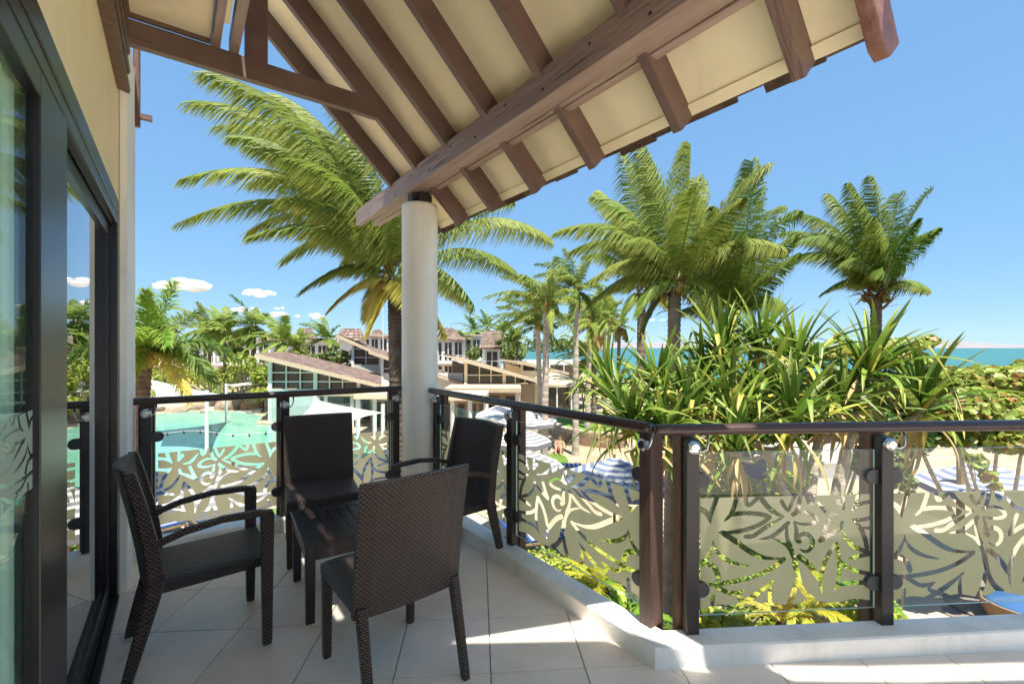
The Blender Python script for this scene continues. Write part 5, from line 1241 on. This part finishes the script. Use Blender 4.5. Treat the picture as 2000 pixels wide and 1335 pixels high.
fern('fern', 'feathery fern standing left of the pandanus trunk', ground_at(1560, 4.9), pt(1565, 1195, 4.1), 16, .50, 33, 'fern_yellow', GF)
fern('fern', 'bright fern between the pandanus trunk and the middle post', ground_at(1690, 4.7), pt(1685, 1180, 4.2), 15, .46, 34, 'frond_fresh', GF)
fern('fern', 'reddish tipped fern in front of the tangled shrub', ground_at(1520, 4.4), pt(1525, 1215, 3.6), 12, .36, 35, 'frond_yellow', GF)
# ------------------------------------------------------------------ garden trees and the far wood
bush('round_tree', 'round dark green bushy tree behind the pool hall roof', 'tree', ground_at(655, 48), [blobpx(660, 695, 48, 36, 14), blobpx(610, 697, 48, 24, 9), blobpx(640, 720, 49, 50, 22)], 1500, .5, 'shrub_dark', 4, 51, smat='trunk_brown', sr=.12, part='crown')
bush('garden_tree', 'thin leaved flowering tree left of the pool hall', 'tree', ground_at(480, 40), [blobpx(470, 710, 40, 30, 22), blobpx(500, 715, 40, 26, 24), blobpx(455, 735, 40, 26, 20)], 900, .34, 'shrub_leaf', 14, 52, smat='bark_pale', sr=.07, part='crown')
bush('garden_tree', 'bushy green tree at the left end of the pool hall', 'tree', ground_at(512, 37), [blobpx(512, 735, 37, 22, 24), blobpx(505, 770, 36, 26, 14)], 900, .32, 'shrub_leaf', 5, 53, sr=.06, part='crown')
bush('garden_tree', 'dark tree under the far palms beside the shingle pavilion', 'tree', ground_at(990, 60), [blobpx(1000, 690, 60, 30, 16), blobpx(925, 690, 58, 18, 14), blobpx(995, 660, 66, 18, 10)], 1200, .5, 'shrub_dark', 4, 54, sr=.12, part='crown')
bush('garden_tree', 'low green trees behind the sail shades', 'tree', ground_at(400, 52), [blobpx(400, 735, 52, 40, 22), blobpx(330, 735, 52, 50, 20), blobpx(250, 720, 52, 50, 26), blobpx(440, 752, 50, 30, 12)], 2200, .42, 'shrub_leaf', 6, 55, sr=.12, part='crown')
bush('beach_shrub', 'rusty green shrub at the beach path between two palm trunks', 'shrub', ground_at(1140, 28), [blobpx(1138, 757, 28, 26, 10), blobpx(1165, 748, 30, 16, 8)], 600, .2, 'seagrape_leaf', 3, 56, sr=.05)
m = MB(); bl = []
rs = random.Random(77)
for k in range(90):
    px = -300 + k*16 + rs.uniform(-8, 8); d = rs.uniform(92, 125); bl.append(blobpx(px, 682 - rs.uniform(0, 12), d, 20, 14))
leaf_cloud(m, bl, 9000, 1.1, 78); stuff(m.build('far_wood', 'shrub_dark', recalc=False))
m = MB(); bl = [blobpx(px, 768 + rs.uniform(-5, 5), 44 + rs.uniform(-2, 2), 14, 6) for px in range(250, 530, 9)]
leaf_cloud(m, bl, 2600, .28, 79); stuff(m.build('poolside_planting', 'shrub_leaf', recalc=False))
m = MB(); bl = [(Vector((x, y, ZG+.12)), .55, .55, .22) for x, y in [(lambda p: (p.x + rs.uniform(-.5, .5), p.y + rs.uniform(-.5, .5)))(ground_at(rs.uniform(1040, 1780), rs.uniform(4.2, 7.2))) for _ in range(60)]]
leaf_cloud(m, bl, 5000, .10, 80); stuff(m.build('ground_cover', 'shrub_leaf', recalc=False))
bedp = [ground_at(px, d) for px, d in ((1000, 5.6), (1050, 4.2), (1260, 3.6), (1800, 3.9), (1790, 7.4), (1500, 8.4), (1280, 8.6), (1180, 7.0))]
sheet('planting_bed', smooth([(p.x, p.y) for p in bedp]), ZG+.02, 'trunk_dark')
# ------------------------------------------------------------------ poolside things
def rock(label, px, py, w_, h_, seed, dd=0):
    rs = np.random.RandomState(seed); p = onz(px, py, ZG); d = (p.x*SA + p.y*CA); k = d/FPX; bm = bmesh.new(); bmesh.ops.create_icosphere(bm, subdivisions=3, radius=1)
    D = rs.normal(size=(9, 3)); D /= np.linalg.norm(D, axis=1)[:, None]; O = rs.uniform(.55, .95, 9)
    V = []
    for v in bm.verts:
        c = np.array(v.co)
        for q in range(9):
            s = c.dot(D[q]) - O[q]
            if s > 0: c = c - D[q]*s*.8
        V.append((c[0]*w_*k*.55, c[1]*w_*k*.45, c[2]*h_*k*1.1 + h_*k*.3))
    m = MB(); m.add(V, [tuple(v.index for v in f.verts) for f in bm.faces]); bm.free()
    o = m.build('rock', 'rock', smooth=False); o.location = (p.x, p.y, ZG); o.rotation_euler = (0, 0, R(-YAW))
    return tag(o, label, 'rock', 'boulders along the far pool edge')
for a in [('long pale boulder at the left of the pool edge row', 383, 800, 46, 12, 1), ('brown rounded boulder on top of the pale ones', 412, 792, 34, 15, 2), ('pale boulder beside the dark boulder', 437, 800, 38, 17, 3), ('dark grey boulder next to the pebbled wall', 458, 799, 34, 20, 4),
          ('small boulder at the waterline beneath the brown one', 400, 806, 18, 7, 5), ('low flat boulder near the left sail mast', 345, 804, 40, 7, 6), ('boulder half hidden by the feather palm', 300, 803, 40, 9, 7)]: rock(*a)
pw = MB(); A_ = gp(470, 803); B_ = gp(508, 800); pw.prism([(A_[0], A_[1], ZG), (B_[0], B_[1], ZG), (B_[0]+1, B_[1]+1.5, ZG), (A_[0]+.6, A_[1]+1.5, ZG)], (0, 0, .62))
tag(pw.build('pebble_wall', 'stone_wall'), 'low pebbled wall between the boulders and the pool steps', 'wall')
st = thing('pool_steps', 'broad sand coloured steps running down into the pool', 'steps', (0, 0, 0))
for k in range(4):
    m = MB(); y = 812 + k*6; a, b = onz(528 - k*9, y, ZG), onz(700 - k*6, y + 4, ZG); m.prism([(a.x, a.y, ZG), (b.x, b.y, ZG), (b.x+1.6, b.y+2.6, ZG), (a.x+.6, a.y+2.6, ZG)], (0, 0, .42 - .085*k)); m.build('step', 'cap_stone', st)
fn = thing('pool_fence', 'thin white post and rail fence on the pool terrace', 'fence', (0, 0, 0))
A_, B_ = pt(455, HOR, 40), pt(560, HOR, 37)
for k in range(9):
    c = A_.lerp(B_, k/8); m = MB(); m.box((c.x-.04, c.y-.04, ZG), (c.x+.04, c.y+.04, ZG+1.05)); m.build('fence_post', 'white_paint', fn)
for z in (.35, .7, 1.02):
    m = MB(); m.bar(Vector((A_.x, A_.y, ZG+z)), Vector((B_.x, B_.y, ZG+z)), .05, .05); m.build('fence_rail', 'white_paint', fn)
def sail(label, corners, masts, sag=.5):
    root = thing('sail_shade', label, 'sail shade', (0, 0, 0), 0, 'white sail shades by the pool'); C = [pt(*c) for c in corners]; m = MB(); n = 10; V = []
    if len(C) == 3: C = [C[0], C[1], C[2], C[2]]
    for i in range(n+1):
        for j in range(n+1):
            u, v = i/n, j/n; p = (C[0]*(1-u)+C[1]*u)*(1-v) + (C[3]*(1-u)+C[2]*u)*v; cc = (C[0]+C[1]+C[2]+C[3])/4
            e = 4*u*(1-u) + 4*v*(1-v); p = p - UP*sag*.5*(u*(1-u)*v*(1-v)*16)
            if e > 0: p = p + (cc-p)*(.10*(4*u*(1-u)*(1-2*abs(v-.5) < .01) + 4*v*(1-v)*(1-2*abs(u-.5) < .01)))
            V.append(p)
    m.add(V, [(i*(n+1)+j, i*(n+1)+j+1, (i+1)*(n+1)+j+1, (i+1)*(n+1)+j) for i in range(n) for j in range(n)]); m.build('sail', 'sail_cloth', root, smooth=True, recalc=False)
    m = MB(); m.tube([V[i*(n+1)] for i in range(n+1)] , .02, 5); m.build('edge_rope', 'white_cloth', root)
    for k, zt in masts:
        c = C[k]; t = MB(); t.tube([(c.x, c.y, ZG-.1), (c.x, c.y, c.z + zt)], .09, 10); t.build('mast', 'white_paint', root)
    return root
sail('white sail shade over the left end of the pool, stretched from a tall white mast', [(292, 741, 27), (442, 772, 31), (404, 782, 22), (302, 795, 23)], [(1, .8), (2, .5), (0, .3)])
sail('white sail shade at the far left partly behind the feather palm trunk', [(252, 768, 30), (292, 752, 28), (286, 768, 25), (250, 806, 24)], [(1, .3)])
sail('white sail shade with slack edge ropes in front of the pool hall, nearest the column', [(614, 780, 24), (748, 806, 21), (668, 828, 16), (575, 822, 21)], [(0, .25), (1, .4)])
sail('tan canvas shade stretched flat left of the pool hall', [(428, 750, 40), (528, 738, 41), (528, 746, 36), (455, 755, 36)], [(0, .2), (2, .2)], .2)
sail('low white sail shade behind the tan canvas', [(440, 742, 46), (490, 733, 47), (512, 742, 44), (452, 748, 43)], [(0, .2)], .3)
ml = thing('festoon_lights', 'string of dark festoon bulbs hung low across the pool', 'string lights', (0, 0, 0))
cp = []
for k in range(41):
    u = k/40; cp.append(pt(215 + 320*u, 842 + 5*math.sin(u*math.pi*2)**2 + 1.5*math.sin(u*9), 15.5))
m = MB(); m.tube(cp, .007, 5); m.build('cable', 'white_paint', ml)
for k in range(2, 40, 4):
    m = MB(); m.lathe([(.01, -.10), (.035, -.075), (.03, -.03), (.016, 0), (.016, .01)], cp[k], 8); m.build('bulb', 'bulb_dark', ml)
for x, lab in ((cp[0], 0), (cp[-1], 1)):
    m = MB(); m.tube([(x.x, x.y, ZG), (x.x, x.y, x.z+.05)], .03, 8); m.build('pole', 'white_paint', ml)
# ------------------------------------------------------------------ striped parasols
def parasol(label, px, py, d, r, c1, c2, seed=0, group='striped parasols on the sand and lawns', rings=13, post='teak'):
    top = pt(px, py, d); root = thing('striped_parasol', label, 'parasol', (top.x, top.y, ZG), seed*.37, group); h = top.z - ZG; m = MB(); V = []; n = 8
    for k in range(rings+1):
        f = k/rings; rr = r*f
        for a in range(n): V.append((rr*math.cos(2*math.pi*a/n), rr*math.sin(2*math.pi*a/n), h - .62*r*.62*f**1.15))
    for k in range(rings):
        m.add([], []); 
        m.f += [(k*n+a, k*n+(a+1) % n, (k+1)*n+(a+1) % n, (k+1)*n+a) for a in range(n)]; m.mi += [k % 2]*n
    m.v = V
    o = len(m.v); low = V[-n:]; m.v += [(x*1.0, y*1.0, z-.16) for x, y, z in low]
    m.f += [(rings*n+a, rings*n+(a+1) % n, o+(a+1) % n, o+a) for a in range(n)]; m.mi += [1]*n
    m.build('canopy', [c1, c2], root, recalc=False)
    p = MB(); p.tube([(0, 0, 0), (0, 0, h+.08)], .035 if post == 'teak' else .03, 8); p.build('pole', post, root)
    b = MB(); b.lathe([(.30, 0), (.30, .05), (.06, .09)], (0, 0, 0), 14); b.build('base', 'clamp_grey', root)
    for a in range(n):
        q = MB(); x, y, z = low[a]; q.bar(Vector((x*.05, y*.05, h-.04)), Vector((x*.97, y*.97, z-.02)), .02, .02); q.build('rib', 'teak', root)
    return root
parasol('parasol with slate blue and white stripes just below the hanging pandanus leaves', 1200, 893, 10.9, 1.35, 'white_cloth', 'slate_cloth', 1)
parasol('grey and white striped parasol behind the side railing post, left of the nearer palm trunk', 1022, 876, 12.2, 1.1, 'white_cloth', 'grey_cloth', 2)
parasol('pale striped parasol farthest away, directly under the handrail', 1030, 799, 19.5, 1.3, 'white_cloth', 'grey_cloth', 3)
parasol('pale striped parasol just nearer than the farthest one', 1014, 834, 16.0, 1.15, 'white_cloth', 'grey_cloth', 4)
parasol('large navy and white striped parasol on the beach at the right edge', 1930, 904, 10.8, 1.42, 'white_cloth', 'slate_cloth', 5)
parasol('navy striped parasol glimpsed between the white column and the far railing post', 782, 868, 12.0, 1.3, 'white_cloth', 'slate_cloth', 6)
parasol('white striped parasol behind the frosted far panel left of the side chair', 455, 908, 10.0, 1.4, 'white_cloth', 'grey_cloth', 7)
parasol('white striped parasol at the lower left behind the first far railing post', 250, 915, 10.2, 1.25, 'white_cloth', 'slate_cloth', 8)
parasol('plain white parasol on the restaurant terrace', 985, 787, 22.5, 1.5, 'white_cloth', 'white_cloth', 10, group='striped parasols on the sand and lawns', post='white_paint')
# ------------------------------------------------------------------ sun loungers
def lounger(label, px, py, rz, cloth, first=None):
    p = onz(px, py, ZG); G_ = 'sun loungers below the balcony'
    root = thing('sun_lounger', label, 'sun lounger', (p.x, p.y, ZG + .02), rz, G_)
    m = MB(); m.box((-.32, -.95, .26), (-.28, .95, .31)); m.box((.28, -.95, .26), (.32, .95, .31)); m.box((-.279, -.95, .262), (.279, -.91, .308)); m.box((-.279, .91, .262), (.279, .95, .308)); m.build('frame', 'teak', root)
    for sx in (-1, 1):
        for y in (-.8, .75): q = MB(); q.box((sx*.30-.025, y-.025, 0), (sx*.30+.025, y+.025, .259)); q.build('leg', 'teak', root)
    m = MB(); m.box((-.275, -.9, .312), (.275, .25, .37)); m.build('seat_pad', cloth, root, bevel=.02)
    m = MB(); m.prism([(-.275, .26, .315), (-.275, .31, .37), (-.275, .86, .80), (-.275, .90, .75)], (.55, 0, 0)); m.build('back_pad', cloth, root, bevel=.015)
    for k in range(6):
        q = MB(); q.box((-.277, -.8+.18*k, .371), (.277, -.73+.18*k, .376)); q.build('towel_stripe', 'white_cloth', root)
    return root
lounger('blue towelled lounger on the small lawn, left of the pale palm trunk', 1050, 925, .9, 'blue_cloth'); lounger('blue towelled lounger on the small lawn, right of the pale palm trunk', 1092, 925, .9, 'blue_cloth')
lounger('dark slate lounger with raised back on the paving beyond the lawn', 1040, 868, 2.2, 'slate_cloth')
lounger('navy lounger just below the far railing, nearest the house', 318, 1035, .3, 'navy_cloth'); lounger('turquoise blue lounger below the far railing beside the navy one', 395, 1030, .3, 'blue_cloth')
lounger('blue lounger on the grass below the seat of the door side armchair', 500, 1025, .25, 'blue_cloth'); lounger('blue lounger half hidden behind the armless far chair', 590, 1010, .25, 'blue_cloth')
lounger('navy lounger on the sand beside the glimpsed navy striped parasol', 735, 950, .2, 'navy_cloth')
lounger('navy striped lounger in shade below the corner of the side kerb', 1045, 1075, 1.2, 'navy_cloth')
# ------------------------------------------------------------------ beach cabana, posts, flagpole, basket, bather
cb = thing('beach_cabana', 'white canopied cabana with blue day beds behind the pandanus trunk', 'cabana', (0, 0, 0)); d = 11.5
A_, B_ = pt(1505, 908, d), pt(1705, 915, d)
m = MB(); m.prism([A_, B_, B_ + UP*.10, A_ + UP*.10], camv(.2, .55, 2.6)); m.build('canopy', 'sail_cloth', cb)
m = MB(); m.prism([A_ - UP*.28, B_ - UP*.28, B_ - UP*.01, A_ - UP*.01], FWD*.03); m.build('valance', 'white_cloth', cb)
for c in (A_ + FWD*.1, B_ + FWD*.1, A_ + FWD*2.4, B_ + FWD*2.4):
    m = MB(); m.tube([(c.x, c.y, ZG), (c.x, c.y, c.z+.02)], .04, 8); m.build('post', 'white_paint', cb)
m = MB(); D1, D2 = A_ + FWD*2.45, B_ + FWD*2.45; m.prism([(D1.x, D1.y, ZG), (D2.x, D2.y, ZG), (D2.x, D2.y, D2.z), (D1.x, D1.y, D1.z)], FWD*.04); m.build('shade_sheet', 'navy_cloth', cb)  # navy sheet added as the dark shade under the canopy
for k in range(2):
    c = A_.lerp(B_, .28 + .45*k) + FWD*1.2; m = MB(); m.obox((c.x, c.y, ZG+.45), RIGHT*.55, FWD*.95, UP*.12); m.build('day_bed', 'blue_cloth', cb, bevel=.04)
    m = MB(); m.obox((c.x, c.y, ZG+.18), RIGHT*.5, FWD*.9, UP*.145); m.build('bed_base', 'teak', cb)
c = onz(1876, 1118, ZG); m = MB(); m.tube([(c.x, c.y, ZG-.1), (c.x, c.y, ZG+2.9)], [.085, .07], 10); tag(m.build('timber_post', 'teak'), 'bare timber post standing in the sand beside the beach parasol', 'post')
c = pt(748, HOR, 46); m = MB(); m.tube([(c.x, c.y, ZG), (c.x, c.y, c.z+4.6)], [.07, .03], 8); m.lathe([(.02, 0), (.08, .08), (.02, .16)], (c.x, c.y, c.z+4.6), 8); tag(m.build('flagpole', 'white_paint'), 'thin white flagpole rising beside the near palm trunk', 'flagpole')
bp = onz(1990, 1222, ZG); bk = thing('woven_tub', 'round woven tub with a blue cushion on the slate terrace at the right edge', 'tub', (bp.x, bp.y, ZG+.03))
m = MB(); m.lathe([(.34, 0), (.44, .08), (.54, .32), (.56, .42), (.52, .42), (.49, .34)], (0, 0, 0), 26); m.build('body', 'basket', bk)
m = MB(); m.lathe([(.46, .28), (.48, .36), (.40, .42), (.04, .43)], (0, 0, 0), 22); m.build('cushion', 'blue_cloth', bk, smooth=True)
pp = onz(1925, 1190, ZG); m = MB(); m.lathe([(.60, 0), (.62, .03), (.60, .055), (.1, .06)], (pp.x, pp.y, ZG+.03), 24); tag(m.build('stepping_stone', 'slate_paving'), 'flat round grey stone beside the woven tub', 'stone')
def person(label, loc, rz, J, E_, rad, clothes, head, hair=True):
    root = thing('person', label, 'person', loc, rz); me = bpy.data.meshes.new('body'); me.from_pydata(J, E_, []); me.materials.append(MATS['skin'])
    o = link('body', me, root); bm = bmesh.new(); bm.from_mesh(me); sk = bm.verts.layers.skin.verify()
    for v, r_ in zip(bm.verts, rad): v[sk].radius = (r_, r_); v[sk].use_root = (v.index == 0)
    bm.to_mesh(me); bm.free(); o.modifiers.new('skin', 'SKIN'); s = o.modifiers.new('sub', 'SUBSURF'); s.levels = s.render_levels = 1
    h = MB(); h.lathe([(.02, -.075), (.075, -.05), (.088, .0), (.085, .05), (.05, .09), (.01, .10)], tuple(Vector(head) + Vector((0, .015, .02))), 10); h.build('hair', 'hair_dark', root, smooth=True)
    for nm, mt, prof, c in clothes:
        q = MB(); q.lathe(prof, c, 10); q.build(nm, mt, root, smooth=True)
    return root
# seated bather leaning back by the planter wall: knees up, arms resting on the knees
J = [(0, 0, .12), (0, .06, .34), (0, .10, .52), (0, .08, .62), (0, .05, .74), (-.10, -.02, .12), (-.12, -.38, .42), (-.12, -.55, .06), (-.12, -.66, .04), (.10, -.02, .12), (.12, -.40, .40), (.12, -.56, .06), (.12, -.68, .04),
     (-.19, .08, .50), (-.22, -.12, .36), (-.14, -.34, .45), (.19, .08, .50), (.23, -.10, .34), (.14, -.34, .44), (0, .04, .82)]
E_ = [(0, 1), (1, 2), (2, 3), (3, 4), (4, 19), (0, 5), (5, 6), (6, 7), (7, 8), (0, 9), (9, 10), (10, 11), (11, 12), (2, 13), (13, 14), (14, 15), (2, 16), (16, 17), (17, 18)]
rad = [.13, .12, .13, .055, .085, .09, .065, .045, .035, .09, .065, .045, .035, .055, .042, .03, .055, .042, .03, .07]
q = onz(1093, 884, ZG)
person('bather in red trunks sitting on the paving against the curved planter wall', (q.x, q.y, ZG+.02), R(-50), J, E_, rad, [('trunks', 'swim_red', [(.13, .0), (.155, .06), (.15, .2), (.13, .26)], (0, 0, 0))], (0, .05, .78))
